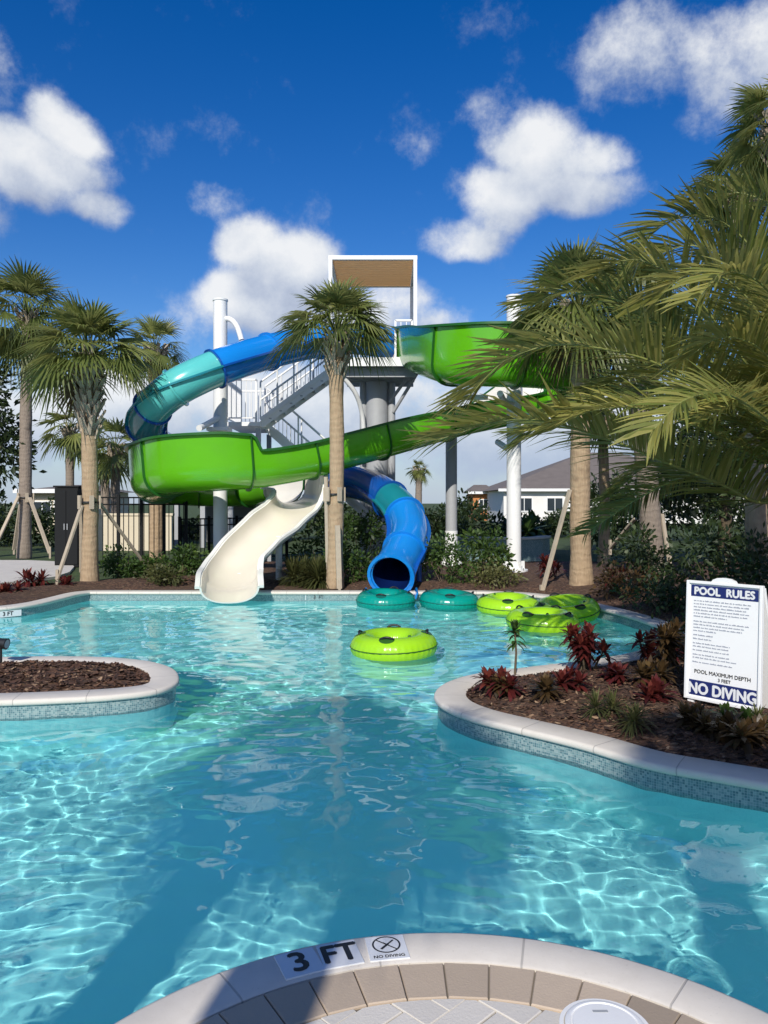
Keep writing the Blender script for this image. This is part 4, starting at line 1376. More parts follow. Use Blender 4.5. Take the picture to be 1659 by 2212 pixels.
# shrubs along the far edge
grp = 'shrubs planted along the far bank'
strap_plant('rounded tuft of olive ornamental grass between cream slide and middle palm', base_at(655, 15.9), .16, .75, 230, M_GRASSY, 20, 4, .028, name='ornamental_grass', L=.78, lean=.9)
shrub('low green shrub between the middle palm and the blue exit', 768, 15.9, .8, .6, M_BUSH, 21, 700, .09, grp)
shrub('green shrub right of the blue tube exit', 960, 15.8, 1.5, .85, M_BUSH, 22, 1300, .10, grp, tint=.6)
shrub('broad green shrub in front of the grey column', 1030, 17.0, 1.6, 1.0, M_BUSH, 23, 1300, .12, grp, tint=.6)
shrub('tall dark shrub behind the blue tube exit', 780, 18.0, 1.9, 1.5, M_BUSH, 24, 1500, .12, grp, tint=.35)
shrub('dark shrub under the cream slide bend', 690, 17.0, 1.7, 1.1, M_BUSH, 25, 1300, .11, grp, tint=.3)
shrub('leafy shrub at the fence foot left of the cream slide', 405, 17.2, 1.1, .6, M_BUSH, 26, 1000, .11, grp, tint=.45)
shrub('thin shrub below the green slide by the fence', 330, 17.4, 1.2, .45, M_BUSH, 27, 900, .11, grp, tint=.42)
shrub('low shrub beside the booted palm', 262, 17.0, 1.1, .65, M_BUSH, 28, 900, .10, grp, tint=.45)
shrub('dry brown-green shrub behind the left coping', 345, 16.0, 1.5, .30, M_GRASSY, 29, 900, .10, grp, tint=.4)
shrub('yellow-green low shrub behind the lime tubes', 1075, 15.4, 1.3, .4, M_GRASSY, 30, 900, .09, grp, tint=.65)
shrub('dark shrub beyond the cove, right of the tan trunk', 1400, 14.4, 2.2, 1.1, M_DARKLEAF, 31, 1500, .12, grp)
shrub('dark shrub behind the sign', 1560, 12.4, 2.3, 1.3, M_DARKLEAF, 32, 1500, .12, grp)
shrub('low dark shrub on the cove bank above the coping', 1440, 11.6, 1.5, .5, M_DARKLEAF, 33, 900, .10, grp)
shrub('dark shrub at the right edge beyond the sign', 1690, 9.6, 1.9, 1.1, M_DARKLEAF, 34, 1300, .11, grp)
shrub('low dark shrub close behind the sign', 1545, 8.6, 1.1, .45, M_DARKLEAF, 36, 900, .09, grp)
shrub('bronze shrub beside the cove coping', 1350, 13.4, 1.4, .5, M_MIXED, 35, 800, .10, grp, tint=.3)

# the band of trees and hedges far behind, one unbroken mass
def hedge_mass():
    rnd = random.Random(77); mb = MB()
    for i in range(60):
        px = -420 + i * 46 + rnd.uniform(-25, 25)
        Y = rnd.uniform(26, 40)
        if 1020 < px < 1200: Y = rnd.uniform(24, 30)
        x = D(px, 0, Y).x
        h = rnd.uniform(1.0, 1.9)
        if 1020 < px < 1230 : h = rnd.uniform(1.0, 1.35)
        if px > 1260: h = rnd.uniform(2.2, 3.6)
        if 190 < px < 600: h = rnd.uniform(.5, .9); Y = rnd.uniform(34, 40); x = D(px, 0, Y).x
        if px < 20: h = rnd.uniform(1.9, 3.0)
        leaf_cloud(mb, (x, Y, h * .5), (1.3, 1.0, h * .55), 650, .24, rnd, 16, .6, .45)
    o = mb.build('hedge', M_DARKLEAF)
    return tag(o, 'dark band of hedges and trees along the back of the park', 'hedge', kind='stuff')
hedge_mass()
def dark_tree(label, px, Y, ty, rad, seed, n=3800):
    rnd = random.Random(seed); x = D(px, 0, Y).x; z = EYE + (HY - ty) * Y / FPX
    t = thing('tree', label, 'tree', (x, Y, 0))
    mb = MB(); mb.tube([(x, Y, -.05), (x + .1, Y, z * .35), (x - .05, Y, z * .65)], [.2, .15, .08], 10)
    for k in range(6):
        a = k * 1.05; mb.tube([(x + .05, Y, z * (.35 + .04 * k)), (x + cos(a) * rad * .5, Y + sin(a) * rad * .5, z * .6 + .1 * k)], [.07, .03], 7)
    mb.build('trunk', M_STEM, t, True)
    cb = MB(); leaf_cloud(cb, (x, Y, z * .62), (rad, rad, z * .40), n, .22, rnd, 34, .6, .5); cb.build('crown', M_DARKLEAF, t)
dark_tree('dark broadleaf tree at the left edge behind the slim palm', -38, 24.0, 760, 1.5, 91)
dark_tree('dark tree behind the date palm at the right edge', 1560, 20.0, 860, 2.6, 92, 5000)

# ================================================================== DECK, WALKWAY, LOOSE MULCH
M_PAVER_TAN = plain('grey_tan_paver', (0.36, 0.30, 0.245), 0.85, 0.25, 5.0, 0.35, 70, dirt=0.25)
M_PAVER_PALE = plain('pale_cream_paver', (0.66, 0.62, 0.55), 0.85, 0.14, 5.0, 0.3, 70, dirt=0.2)
M_JOINT = plain('sand_joint', (0.22, 0.19, 0.15), 0.95, 0.2, 30)
M_WALK = mat_concrete('pale_concrete', (0.60, 0.56, 0.50))
M_PLASTIC = plain('white_plastic', (0.80, 0.80, 0.79), 0.35, 0.04, 4.0, dirt=0.1)
M_BLACKP = plain('black_rubber', (0.014, 0.015, 0.016), 0.45, 0.2, 10)
M_NAVYP = plain('navy_vinyl_print', (0.012, 0.02, 0.12), 0.4, 0.06, 6)
M_INK = plain('black_ink', (0.015, 0.015, 0.018), 0.5, 0.1, 20)
M_GREYINK = plain('grey_blue_ink', (0.30, 0.32, 0.38), 0.6, 0.1, 20)
M_TILEW = plain('white_ceramic_tile', (0.70, 0.71, 0.71), 0.25, 0.05, 12, dirt=0.15)

def paver_tint(name, base, amt):
    """Pavers with a colour of their own each."""
    m, N = new_mat(name)
    at = N.n('ShaderNodeAttribute', {'attribute_name': 'tint'}).outputs['Fac']
    ob = N.n('ShaderNodeTexCoord').outputs['Object']
    f = N.noise(ob, 9.0, 8.0, 0.65)
    c = N.mix(at, tuple(x * (1 - amt) for x in base), tuple(min(1, x * (1 + amt)) for x in base))
    c = N.mix(N.math('MULTIPLY', f, 0.4), c, tuple(x * .72 for x in base))
    p = bsdf(N, Base_Color=c, Roughness=0.85)
    bn = N.n('ShaderNodeBump', None, Strength=0.4, Distance=0.004, Height=N.noise(ob, 110.0, 5.0))
    N.link(bn.outputs[0], p.inputs['Normal'])
    return m
M_SOLDIER = paver_tint('mixed_grey_tan_pavers', (0.46, 0.365, 0.27), .28)
M_HERRING = paver_tint('pale_herringbone_pavers', (0.66, 0.615, 0.545), .10)

def deck():
    rnd = random.Random(2)
    land = [p for p in offset(DECK, .15, -1)]
    base = [Vector((q.x, q.y, 0)) for q in land[::2]] + [Vector((10, -6, 0)), Vector((-11, -6, 0))]
    mb = MB(); tri = tessellate_polygon([base]); mb.add([Vector((q.x, q.y, -.016)) for q in base])
    for t in tri:
        a, b, c = [base[i] for i in t]
        mb.face(t if (b - a).cross(c - a).z > 0 else t[::-1])
    struct(mb.build('pool_deck', M_JOINT))
    R0, R1 = DR - .195, DR - .40
    sp = MB()
    def slab(P, z, tint):
        """Paver with a chamfered edge."""
        c = sum(P, Vector()) / len(P)
        q = [p.lerp(c, .03) for p in P]; r = [p.lerp(c, .07) for p in P]
        b = sp.add([Vector((p.x, p.y, -.014)) for p in q] + [Vector((p.x, p.y, z - .004)) for p in q] + [Vector((p.x, p.y, z)) for p in r])
        k = len(P)
        for lo in (0, k):
            for i in range(k): sp.face((b + lo + i, b + lo + (i + 1) % k, b + lo + k + (i + 1) % k, b + lo + k + i), 0, tint)
        sp.face([b + 2 * k + i for i in range(k)], 0, tint)
    nseg = 30
    for i in range(nseg):
        a0, a1 = radians(-30 + 240 * i / nseg), radians(-30 + 240 * (i + 1) / nseg)
        P = [DC + Vector((cos(a), sin(a), 0)) * r for (a, r) in ((a0, R1), (a0, R0), (a1, R0), (a1, R1))][::-1]
        slab(P, -.003 + rnd.uniform(-.0015, .001), rnd.choice((.05, .3, .5, .7, .95)) + rnd.uniform(-.05, .05))
    struct(sp.build('paving', M_SOLDIER))
    sp = MB()
    circ = [Vector((cos(2 * pi * k / 72), sin(2 * pi * k / 72), 0)) * (R1 - .004) for k in range(72)]
    def clip(P):
        for i in range(72):
            a, b = circ[i], circ[(i + 1) % 72]; e = b - a; out = []
            for j in range(len(P)):
                p, q = P[j], P[(j + 1) % len(P)]
                sp_, sq = e.cross(p - a).z, e.cross(q - a).z
                if sp_ >= 0: out.append(p)
                if (sp_ >= 0) != (sq >= 0): out.append(p.lerp(q, sp_ / (sp_ - sq)))
            P = out
            if len(P) < 3: return []
        return P
    w, l = .11, .22
    rot = Matrix.Rotation(radians(45), 3, 'Z')
    for i in range(-16, 17):
        for j in range(-8, 9):
            o = Vector((i * w + j * 2 * w, i * w - j * 2 * w, 0))       # herringbone lattice
            for (x0, y0, x1, y1) in ((0, 0, l, w), (0, w, w, w + l)):
                P = [rot @ (o + Vector(q)) for q in ((x0, y0, 0), (x1, y0, 0), (x1, y1, 0), (x0, y1, 0))]
                if min(p.length for p in P) > 1.3: continue
                P = clip(P)
                if len(P) >= 3: 
                    c = sum(P, Vector()) / len(P)
                    if max((p - c).length for p in P) > .02:
                        slab([p + DC for p in P], -.005 + rnd.uniform(-.0015, .001), rnd.uniform(.1, .9))
    struct(sp.build('paving', M_HERRING))
deck()

wk = MB()
wp = [G(-700, 1268), G(-100, 1266), G(0, 1262), G(60, 1256), G(120, 1248), G(150, 1238), G(160, 1226), G(150, 1216), G(60, 1212), G(-100, 1212), G(-700, 1212)]
wk.poly([(p.x, p.y, .03) for p in wp]); wk.poly([(p.x, p.y, -.04) for p in wp][::-1])
for i in range(len(wp)):
    a, b = wp[i], wp[(i + 1) % len(wp)]
    wk.poly([(a.x, a.y, -.04), (b.x, b.y, -.04), (b.x, b.y, .03), (a.x, a.y, .03)])
struct(wk.build('walkway', M_WALK))

M_CHIP = None
def mat_chip():
    m, N = new_mat('bark_chips')
    at = N.n('ShaderNodeAttribute', {'attribute_name': 'tint'}).outputs['Fac']
    ob = N.n('ShaderNodeTexCoord').outputs['Object']
    c = N.ramp(at, [(0.0, (0.018, 0.009, 0.006)), (0.45, (0.075, 0.034, 0.019)), (0.8, (0.15, 0.073, 0.040)), (1.0, (0.38, 0.25, 0.15))])
    c = N.mix(N.math('MULTIPLY', N.noise(ob, 60.0, 4.0), .5), c, (0.04, 0.02, 0.012))
    bsdf(N, Base_Color=c, Roughness=0.9)
    return m
M_CHIP = mat_chip()
def chips(label, zone, n, zf, smin, smax, seed):
    rnd = random.Random(seed); mb = MB(); poly = [(p[0], p[1]) for p in zone]
    xs = [p[0] for p in poly]; ys = [p[1] for p in poly]; k = 0
    while k < n:
        x, y = rnd.uniform(min(xs), max(xs)), rnd.uniform(min(ys), max(ys))
        if not inside((x, y), poly): continue
        k += 1
        z = zf(x, y); L = rnd.uniform(smin, smax) * (1.5 if rnd.random() < .06 else 1); w = L * rnd.uniform(.25, .6)
        a = rnd.uniform(0, 6.28); d = Vector((cos(a), sin(a), rnd.uniform(-.3, .45))).normalized()
        s = d.cross(Vector((rnd.uniform(-.5, .5), rnd.uniform(-.5, .5), 1))).normalized(); u = d.cross(s)
        p = Vector((x, y, z + .008)); h = .18 * w
        t = min(1, max(0, rnd.gauss(.5, .28)))
        b = mb.add([p - d * L / 2 - s * w * .3, p - s * w * .5 + u * h, p + d * L / 2 - s * w * .2, p + d * L / 2 + s * w * .3, p + s * w * .5 + u * h, p - d * L / 2 + s * w * .25])
        mb.face((b, b + 1, b + 4, b + 5), 0, t); mb.face((b + 1, b + 2, b + 3, b + 4), 0, t)
    tag(mb.build('mulch', M_CHIP), label, 'mulch', kind='stuff')
chips('coarse brown bark chips covering the left planter', offset(ISL, .27, 1, True), 4200, isl_z, .03, .085, 5)
rp = [p for p in bank_in if p.y < 9.3 and p.x > .4 and p.x < 5] + [Vector((4.9, 5.0, 0)), Vector((4.9, 9.0, 0))]
chips('brown bark chips covering the right planter', rp, 8200, bank_z, .025, .075, 6)

# ================================================================== INFLATABLE TUBES
def mat_vinyl(name, c0, c1):
    m, N = new_mat(name)
    ob = N.n('ShaderNodeTexCoord').outputs['Object']
    c = N.mix(N.noise(ob, 3.0, 3.0), c0, c1)
    p = N.n('ShaderNodeBsdfPrincipled', None, Base_Color=c, Roughness=0.26)
    p.inputs['Coat Weight'].default_value = 0.4; p.inputs['Coat Roughness'].default_value = 0.12
    tr = N.n('ShaderNodeBsdfTranslucent', None, Color=c)
    mx = N.n('ShaderNodeMixShader', None, i0=0.32, i1=p.outputs[0], i2=tr.outputs[0])
    bn = N.n('ShaderNodeBump', None, Strength=0.25, Distance=0.01, Height=N.noise(ob, 14.0, 4.0))
    N.link(bn.outputs[0], p.inputs['Normal'])
    N.link(mx.outputs[0], N.n('ShaderNodeOutputMaterial').inputs[0])
    return m
M_LIME = mat_vinyl('lime_vinyl', (0.42, 0.80, 0.012), (0.50, 0.88, 0.03))
M_TEALV = mat_vinyl('teal_vinyl', (0.0, 0.34, 0.27), (0.005, 0.42, 0.33))
M_DKGREEN = plain('dark_green_vinyl', (0.03, 0.11, 0.012), 0.4, 0.1, 8)
M_DKTEAL = plain('dark_teal_vinyl', (0.005, 0.12, 0.10), 0.4, 0.1, 8)

def make_tube(name, label, loc, mat, patch, tilt=(0, 0), seed=0):
    rnd = random.Random(seed)
    t = thing(name, label, 'pool tube', loc, 'inflatable tubes floating in the pool')
    M = Matrix.Rotation(tilt[0], 3, 'X') @ Matrix.Rotation(tilt[1], 3, 'Y')
    Rm, rm = .362, .178
    mb = MB(); nu, nv = 120, 28; L = Vector(loc)
    pl = 40
    def srf(u, v, o=0.0):
        pleat = (.5 + .5 * cos(pl * u)) ** 2
        r = rm * (1 + .022 * sin(3 * u + seed)) + o
        # welded seams gather the vinyl into pleats on the inner and outer side
        r -= .010 * pleat * (abs(cos(v)) ** 6)
        sq = .93
        return L + M @ Vector(((Rm + r * cos(v)) * cos(u), (Rm + r * cos(v)) * sin(u), r * sin(v) * sq + .085))
    b = mb.add([srf(2 * pi * i / nu, 2 * pi * j / nv) for i in range(nu) for j in range(nv)])
    for i in range(nu):
        for j in range(nv):
            mb.face((b + i * nv + j, b + ((i + 1) % nu) * nv + j, b + ((i + 1) % nu) * nv + (j + 1) % nv, b + i * nv + (j + 1) % nv))
    mb.build('ring', mat, t, True)
    sm = MB()
    sm.tube([srf(2 * pi * i / 72, .10, .004) for i in range(72)], .007, 6, closed=True)
    sm.build('seam', patch, t, True)
    # pairs of grab handles on welded patches
    a0 = rnd.uniform(0, 6.28) if seed != 1 else radians(-96)
    for hnd in range(4):
        a = a0 + hnd * pi / 2 + rnd.uniform(-.12, .12)
        v0 = 1.25
        pb = MB(); k = 16
        c = [srf(a + .23 * cos(2 * pi * q / k), v0 + .42 * sin(2 * pi * q / k), .0035) for q in range(k)]
        ci = pb.add([srf(a, v0, .006)]); cb = pb.add(c)
        for q in range(k): pb.face((ci, cb + q, cb + (q + 1) % k))
        pb.build('handle_patch', patch, t, True)
        hb = MB()
        pts = [srf(a - .20 + .40 * q / 10, v0, .004 + .030 * sin(pi * q / 10)) for q in range(11)]
        hb.tube(pts, .013, 8); hb.build('handle', M_BLACKP, t, True)
    vb = MB(); p = srf(a0 + .8, 1.9, 0); n_ = (p - srf(a0 + .8, 1.9, -.05)).normalized()
    vb.tube([p, p + n_ * .02], [.022, .016], 12); vb.build('valve', patch, t)
    return t
make_tube('swim_ring', 'lime green inflatable tube drifting alone in the middle of the pool', (.12, 9.6, WZ), M_LIME, M_DKGREEN, (.02, -.03), 1)
make_tube('swim_ring', 'teal inflatable tube against the far edge, below the blue slide mouth', (.03, 14.02, WZ), M_TEALV, M_DKTEAL, (.05, 0), 2)
make_tube('swim_ring', 'teal inflatable tube with lime tubes to its right and a teal one to its left', (1.17, 13.95, WZ), M_TEALV, M_DKTEAL, (.03, .04), 3)
make_tube('swim_ring', 'lime green inflatable tube right beside a teal tube', (2.14, 13.35, WZ), M_LIME, M_DKGREEN, (.06, 0), 4)
make_tube('swim_ring', 'lime green inflatable tube at the front of the cluster by the cove', (2.37, 11.55, WZ), M_LIME, M_DKGREEN, (.02, .02), 5)
make_tube('swim_ring', 'lime green inflatable tube tilted against the cove, rightmost of the cluster', (2.96, 12.56, WZ + .03), M_LIME, M_DKGREEN, (.14, -.10), 6)

# ================================================================== SIGN
def sign():
    TL, BL = D(1481, 1253, 6.27), D(1478, 1506, 6.27)
    TRt, BR = D(1647, 1268, 5.81), D(1643, 1541, 5.81)
    o = (BL + BR) / 2
    t = thing('pool_rules_sign', 'white plastic sandwich board sign with navy bands reading pool rules and no diving', 'sign', (o.x, o.y, 0))
    X = (BR - BL); X.z = 0; W = X.length; X.normalize(); Z = Vector((0, 0, 1)); Nn = X.cross(Z)   # towards the viewer
    H = TL.z - BL.z; zb = BL.z
    lean = -.05
    up = (Z - Nn * (-lean)).normalized() if False else (Z + Nn * lean).normalized()
    nr = X.cross(up)
    M = Matrix((X, up, nr)).transposed().to_4x4(); M.translation = Vector((o.x, o.y, zb))
    def P(x, y, z): return M @ Vector((x, y, z))
    R3 = M.to_3x3()
    mb = MB(); mb.box(P(0, H / 2, -.02), (W, H, .03), R3, 0, .008); mb.build('board', M_PLASTIC, t)
    fb = MB()
    for (cx, cy, w, h) in ((-W / 2 + .012, H / 2, .024, H), (W / 2 - .012, H / 2, .024, H), (0, .012, W - .05, .024), (0, H - .012, W - .05, .024)):
        fb.box(P(cx, cy, .0), (w, h, .022), R3, 0, .004)
    fb.build('frame', M_PLASTIC, t)
    hb = MB(); k = 14
    pr = [(-.10, 0), (-.085, .02), (-.05, .035), (0, .04), (.05, .035), (.085, .02), (.10, 0)]
    hb.poly([P(x, H - .002 + y, .008) for x, y in pr][::-1]); hb.poly([P(x, H - .002 + y, -.03) for x, y in pr])
    for (a, b) in zip(pr, pr[1:]): hb.poly([P(a[0], H - .002 + a[1], .008), P(b[0], H - .002 + b[1], .008), P(b[0], H - .002 + b[1], -.03), P(a[0], H - .002 + a[1], -.03)])
    hb.build('handle', M_PLASTIC, t)
    rb = MB()                                           # rear leaf of the sandwich board
    upr = (Z + Nn * -.32).normalized(); a = P(0, H - .02, -.04); 
    lenr = (a.z - .06)
    rb.box(a + (Z * -.5 - Nn * .16) * lenr, (W, lenr * 1.05, .03), Matrix((X, (Z + Nn * .32).normalized(), X.cross((Z + Nn * .32).normalized()))).transposed(), 0, .008)
    rb.build('rear_board', M_PLASTIC, t)
    lg = MB()
    for s in (-1, 1): lg.box(P(s * (W / 2 - .05), -.05, -.02), (.05, .10, .028), R3)
    lg.build('feet', M_PLASTIC, t)
    # printed bands and lettering
    def band(y0, y1, nm):
        b = MB(); b.box(P(0, (y0 + y1) / 2, -.0045), (W - .07, y1 - y0, .003), R3); return b.build(nm, M_NAVYP, t)
    hd = band(H - .125, H - .035, 'header_band'); ft = band(.035, .155, 'footer_band')
    def words(txt, x, y, size, mat, parent, nm, sx=1.0, bold=0.0, align='CENTER'):
        b = MB(); T = M @ Matrix.Translation((x, y, -.0022)); add_text(b, txt, size, T, 0, align, sx, bold); b.build(nm, mat, parent)
    words('POOL  RULES', 0, H - .083, .083, M_TILEW, hd, 'lettering', .98, .0042)
    words('NO DIVING', 0, .088, .118, M_TILEW, ft, 'lettering', .88, .0052)
    words('POOL MAXIMUM DEPTH', .0, .225, .042, M_INK, t, 'lettering', .98, .001)
    words('3 FEET', .02, .182, .036, M_INK, t, 'lettering', 1.0, .001)
    rnd = random.Random(4)
    rows = [(.79, .95), (.765, .92), (.74, .86), (.715, .90), (.69, .88), (.665, .55), (.625, .9), (.60, .84), (.575, .8), (.55, .38), (.515, .32), (.485, .30), (.45, .62), (.425, .58), (.395, .6), (.36, .6), (.335, .72), (.30, .66)]
    for (y, f) in rows:
        tl = MB(); x = -W / 2 + .06; xe = x + (W - .12) * f
        while x < xe:
            for q in range(rnd.randint(2, 8)):
                w = rnd.choice((.004, .0055, .0055, .0065)); h = rnd.choice((.0075, .0075, .0105))
                if x < xe: tl.box(P(x + w / 2, y + h / 2 - .005, -.0042), (w, h, .0016), R3)
                x += w + .0016
            x += .006
        tl.build('text_line', M_GREYINK, t)
sign()

# ================================================================== DEPTH TILES
def deck_tile(name, label, ang, r, size, mark):
    c = DC + Vector((cos(ang), sin(ang), 0)) * r
    t = thing(name, label, 'depth tile', (c.x, c.y, .0), 'deck marking tiles on the near coping')
    X = Vector((sin(ang), -cos(ang), 0)); Y = Vector((cos(ang), sin(ang), 0))
    R3 = Matrix((X, Y, Vector((0, 0, 1)))).transposed()
    mb = MB(); mb.box(c + Vector((0, 0, .0015)), (size[0], size[1], .007), R3, 0, .0012); mb.build('tile', M_TILEW, t)
    M = R3.to_4x4(); M.translation = c + Vector((0, 0, .0056))
    b = MB(); mark(b, M); b.build('lettering' if name == 'depth_tile' else 'symbol', M_INK, t)
def m3(b, M): add_text(b, '3', .165, M, 0, 'CENTER', .95, .0042)
def mft(b, M): add_text(b, 'FT', .155, M, 0, 'CENTER', .86, .0042)
def mnd(b, M):
    k = 28; T = M @ Matrix.Translation((0, .018, 0))
    for i in range(k):
        a0, a1 = 2 * pi * i / k, 2 * pi * (i + 1) / k
        b.poly([T @ Vector((cos(a) * r, sin(a) * r, 0)) for (a, r) in ((a0, .048), (a0, .055), (a1, .055), (a1, .048))][::-1])
    def stroke(p, q, w, z=0.0):
        p, q = Vector(p + (z,)), Vector(q + (z,)); s = (q - p).normalized().cross(Vector((0, 0, 1))) * w / 2
        b.poly([T @ (p - s), T @ (p + s), T @ (q + s), T @ (q - s)][::-1])
    stroke((-.036, .036), (.036, -.036), .006, .0002)
    stroke((-.024, -.028), (.008, .004), .010, .0004); stroke((.006, .002), (.03, .026), .007, .0006); stroke((.0, .002), (-.012, .014), .005, .0008)
    add_text(b, 'NO DIVING', .024, M @ Matrix.Translation((0, -.058, 0)), 0, 'CENTER', .95, .0006)
R_T = DR - .098
def ang_of(px, py):
    p = G(px, py) - DC; return math.atan2(p.y, p.x)
deck_tile('depth_tile', 'white coping tile with a black numeral 3', ang_of(656, 2098), R_T, (.150, .155), m3)
deck_tile('depth_tile', 'white coping tile with black letters FT', ang_of(738, 2072), R_T, (.150, .155), mft)
deck_tile('no_diving_tile', 'white coping tile with a crossed-out diver in a ring', ang_of(838, 2056), R_T, (.150, .155), mnd)

def wall_tile(label, px, s, P0, Nn, txt, wid):
    """Small marker set on the water-line tile band."""
    t = thing('depth_marker', label, 'depth tile', tuple(P0), 'depth markers on the water-line tiles')
    X = Vector((-Nn.y, Nn.x, 0)); R3 = Matrix((X, Vector((0, 0, 1)), Nn)).transposed()
    mb = MB(); mb.box(P0 + Nn * .002, (wid, .10, .006), R3); mb.build('tile', M_TILEW, t)
    M = R3.to_4x4(); M.translation = P0 + Nn * .0062
    b = MB(); add_text(b, txt, .09, M, 0, 'CENTER', 1.0, .003); b.build('lettering', M_INK, t)
yy = SHORE[len(resample(sh_a, .09)) + 20].y
wall_tile('pale depth marker reading 3 FT on the far pool edge beside the middle palm', 690, 1, Vector((D(688, 0, yy).x, yy + .02, -.112)), Vector((0, -1, 0)), '3  FT', .5)
i0 = min(range(len(SHORE)), key=lambda i: (SHORE[i] - G(18, 1311)).length)
nn = normals2d(SHORE)[i0]
wall_tile('pale depth marker reading 3 FT on the left bank of the pool', 18, 1, Vector((SHORE[i0].x, SHORE[i0].y, -.112)) + nn * .012, -nn, '3 FT', .42)

# skimmer lid
lc = Vector(((1308 - CX) * 2.5 / FPX, 2.5, 0))
lid = thing('skimmer_lid', 'round white plastic skimmer lid set in the near paving', 'lid', tuple(lc))
mb = MB(); mb.lathe(lc, [(.128, -.006), (.128, .008), (.122, .012), (.112, .012), (.110, .008), (.104, .008), (.102, .013), (.05, .0145)], 48); mb.build('cover', M_PLASTIC, lid, True, 40)
mb = MB(); mb.lathe(lc, [(.132, -.010), (.146, -.010), (.146, .002), (.132, .002)], 48, cap=False); mb.build('collar', M_PLASTIC, lid, True, 40)
mb = MB(); mb.box(lc + Vector((0, .06, .0148)), (.05, .012, .002)); mb.build('lift_slot', M_GREYST, lid)

# black spotlight on the left planter
sp0 = D(2, 1404, 8.1)
sl_ = thing('garden_spotlight', 'small black garden spotlight on the rim of the left planter', 'light fixture', (sp0.x, sp0.y, 0))
mb = MB(); mb.tube([(sp0.x, sp0.y, -.02), (sp0.x, sp0.y, sp0.z + .05)], .014, 8); mb.lathe((sp0.x, sp0.y, 0), [(.05, -.01), (.05, .012), (.02, .02)], 14); mb.build('stake', M_BLACKP, sl_, True, 40)
ax = Vector((.95, -.1, -.12)).normalized(); c0 = Vector((sp0.x - .05, sp0.y, sp0.z + .08))
mb = MB(); mb.tube([c0 - ax * .10, c0 - ax * .07, c0 + ax * .06, c0 + ax * .12, c0 + ax * .121], [.02, .045, .052, .060, .048], 18); mb.build('housing', M_BLACKP, sl_, True, 40)
mb = MB(); mb.beam((sp0.x - .05, sp0.y, sp0.z + .02), (sp0.x - .07, sp0.y, sp0.z + .12), .12, .012); mb.build('bracket', M_BLACKP, sl_)
mb = MB(); mb.tube([c0 + ax * .118, c0 + ax * .1225], .044, 18); mb.build('lens', plain('lamp_glass', (.5, .52, .55), .1), sl_)

# ================================================================== PALM BRACES
def brace(label, a, b, w=.085, h=.045, block=False):
    a, b = Vector(a), Vector(b)
    t = thing('palm_brace', label, 'timber brace', (a.x, a.y, 0), 'timber braces propping the palms')
    mb = MB(); mb.beam(a, b, w, h, 0, (0, 0, 1), .004); mb.build('prop', M_WOOD, t)
    d = (b - a); st = MB(); st.box((a.x, a.y, a.z + .03), (.05, .05, .34), Matrix.Rotation(.3, 3, 'Z')); st.build('ground_stake', M_WOOD, t)
    return t
brace('pale brace slanting from the left bed up to the booted palm', D(123, 1252, 15.4), D(177, 1092, 15.85))
brace('brace standing close to the booted palm trunk', D(176, 1236, 16.5), D(176, 1080, 16.2), .09)
brace('thin brace slanting away right of the booted palm', D(318, 1226, 17.3), D(214, 1085, 16.15), .07)
brace('brace left of the slim palm beyond the walkway', D(-6, 1170, 22.4), D(40, 1072, 23.2), .1)
brace('brace right of the slim palm beyond the walkway', D(108, 1196, 22.4), D(64, 1075, 23.3), .1)
brace('short brace crossing the foot of the slim palm', D(30, 1188, 24.0), D(44, 1090, 23.7), .1)
brace('pale brace leaning left beside the cove up to the tan trunk', D(1169, 1286, 14.75), D(1231, 1058, 15.0), .095)
brace('upright plank strapped against the middle palm', D(733, 1272, 15.0), D(729, 1135, 15.12), .10)
brace('pale plank strapped to the left of the middle palm', D(708, 1215, 15.35), D(704, 1030, 15.3), .075)
brace('grey brace behind the tan trunk, slanting right', D(1318, 1185, 17.5), D(1372, 1120, 16.6), .08)
brace('white brace right of the leaning palm', D(1447, 1222, 15.8), D(1430, 1110, 16.0), .075)
def strap(label, c, r):
    t = thing('trunk_strap', label, 'strap', tuple(c), 'straps holding blocks to the palm trunks')
    mb = MB(); mb.lathe(c, [(r, -.02), (r + .008, -.02), (r + .008, .02), (r, .02)], 24, cap=False); mb.build('band', M_BLACKP, t, True)
    for k in range(5):
        a = k * 2 * pi / 5 + .3; b = MB(); b.box(Vector(c) + Vector((cos(a), sin(a), 0)) * (r + .03), (.04, .09, .28), Matrix.Rotation(a, 3, 'Z'), 0, .004); b.build('block', M_WOOD, t)
strap('strap with timber blocks on the booted palm', (D(192, 0, 16).x, 16.0, EYE + (HY - 1085) * 16 / FPX), .185)
strap('strap with timber blocks on the slim palm beyond the walkway', (D(55, 0, 23.5).x, 23.5, EYE + (HY - 1075) * 23.5 / FPX), .2)
strap('strap with timber blocks on the middle palm', (D(722, 0, 15.35).x, 15.35, EYE + (HY - 1068) * 15.35 / FPX), .17)

# ================================================================== FENCE, BUILDINGS
M_FENCE = plain('black_powder_coat', (0.010, 0.011, 0.012), 0.7, 0.15, 6, spec=.2)
def fence(label, a, b, h, posts):
    a, b = Vector(a), Vector(b); t = thing('picket_fence', label, 'fence', tuple(a), 'black picket fences')
    L = (b - a).length; d = (b - a).normalized()
    pk = MB(); n = int(L / .12)
    for i in range(n): pk.box(a + d * (L * (i + .5) / n) + Vector((0, 0, h * .5)), (.018, .018, h - .06))
    pk.build('pickets', M_FENCE, t)
    for z in (.12, h - .22, h - .05):
        r = MB(); r.beam(a + Vector((0, 0, z)), b + Vector((0, 0, z)), .035, .035); r.build('rail', M_FENCE, t)
    for i in range(posts + 1):
        p = MB(); q = a + d * (L * i / posts); p.box(q + Vector((0, 0, h / 2 - .03)), (.07, .07, h + .1)); p.build('post', M_FENCE, t)
        
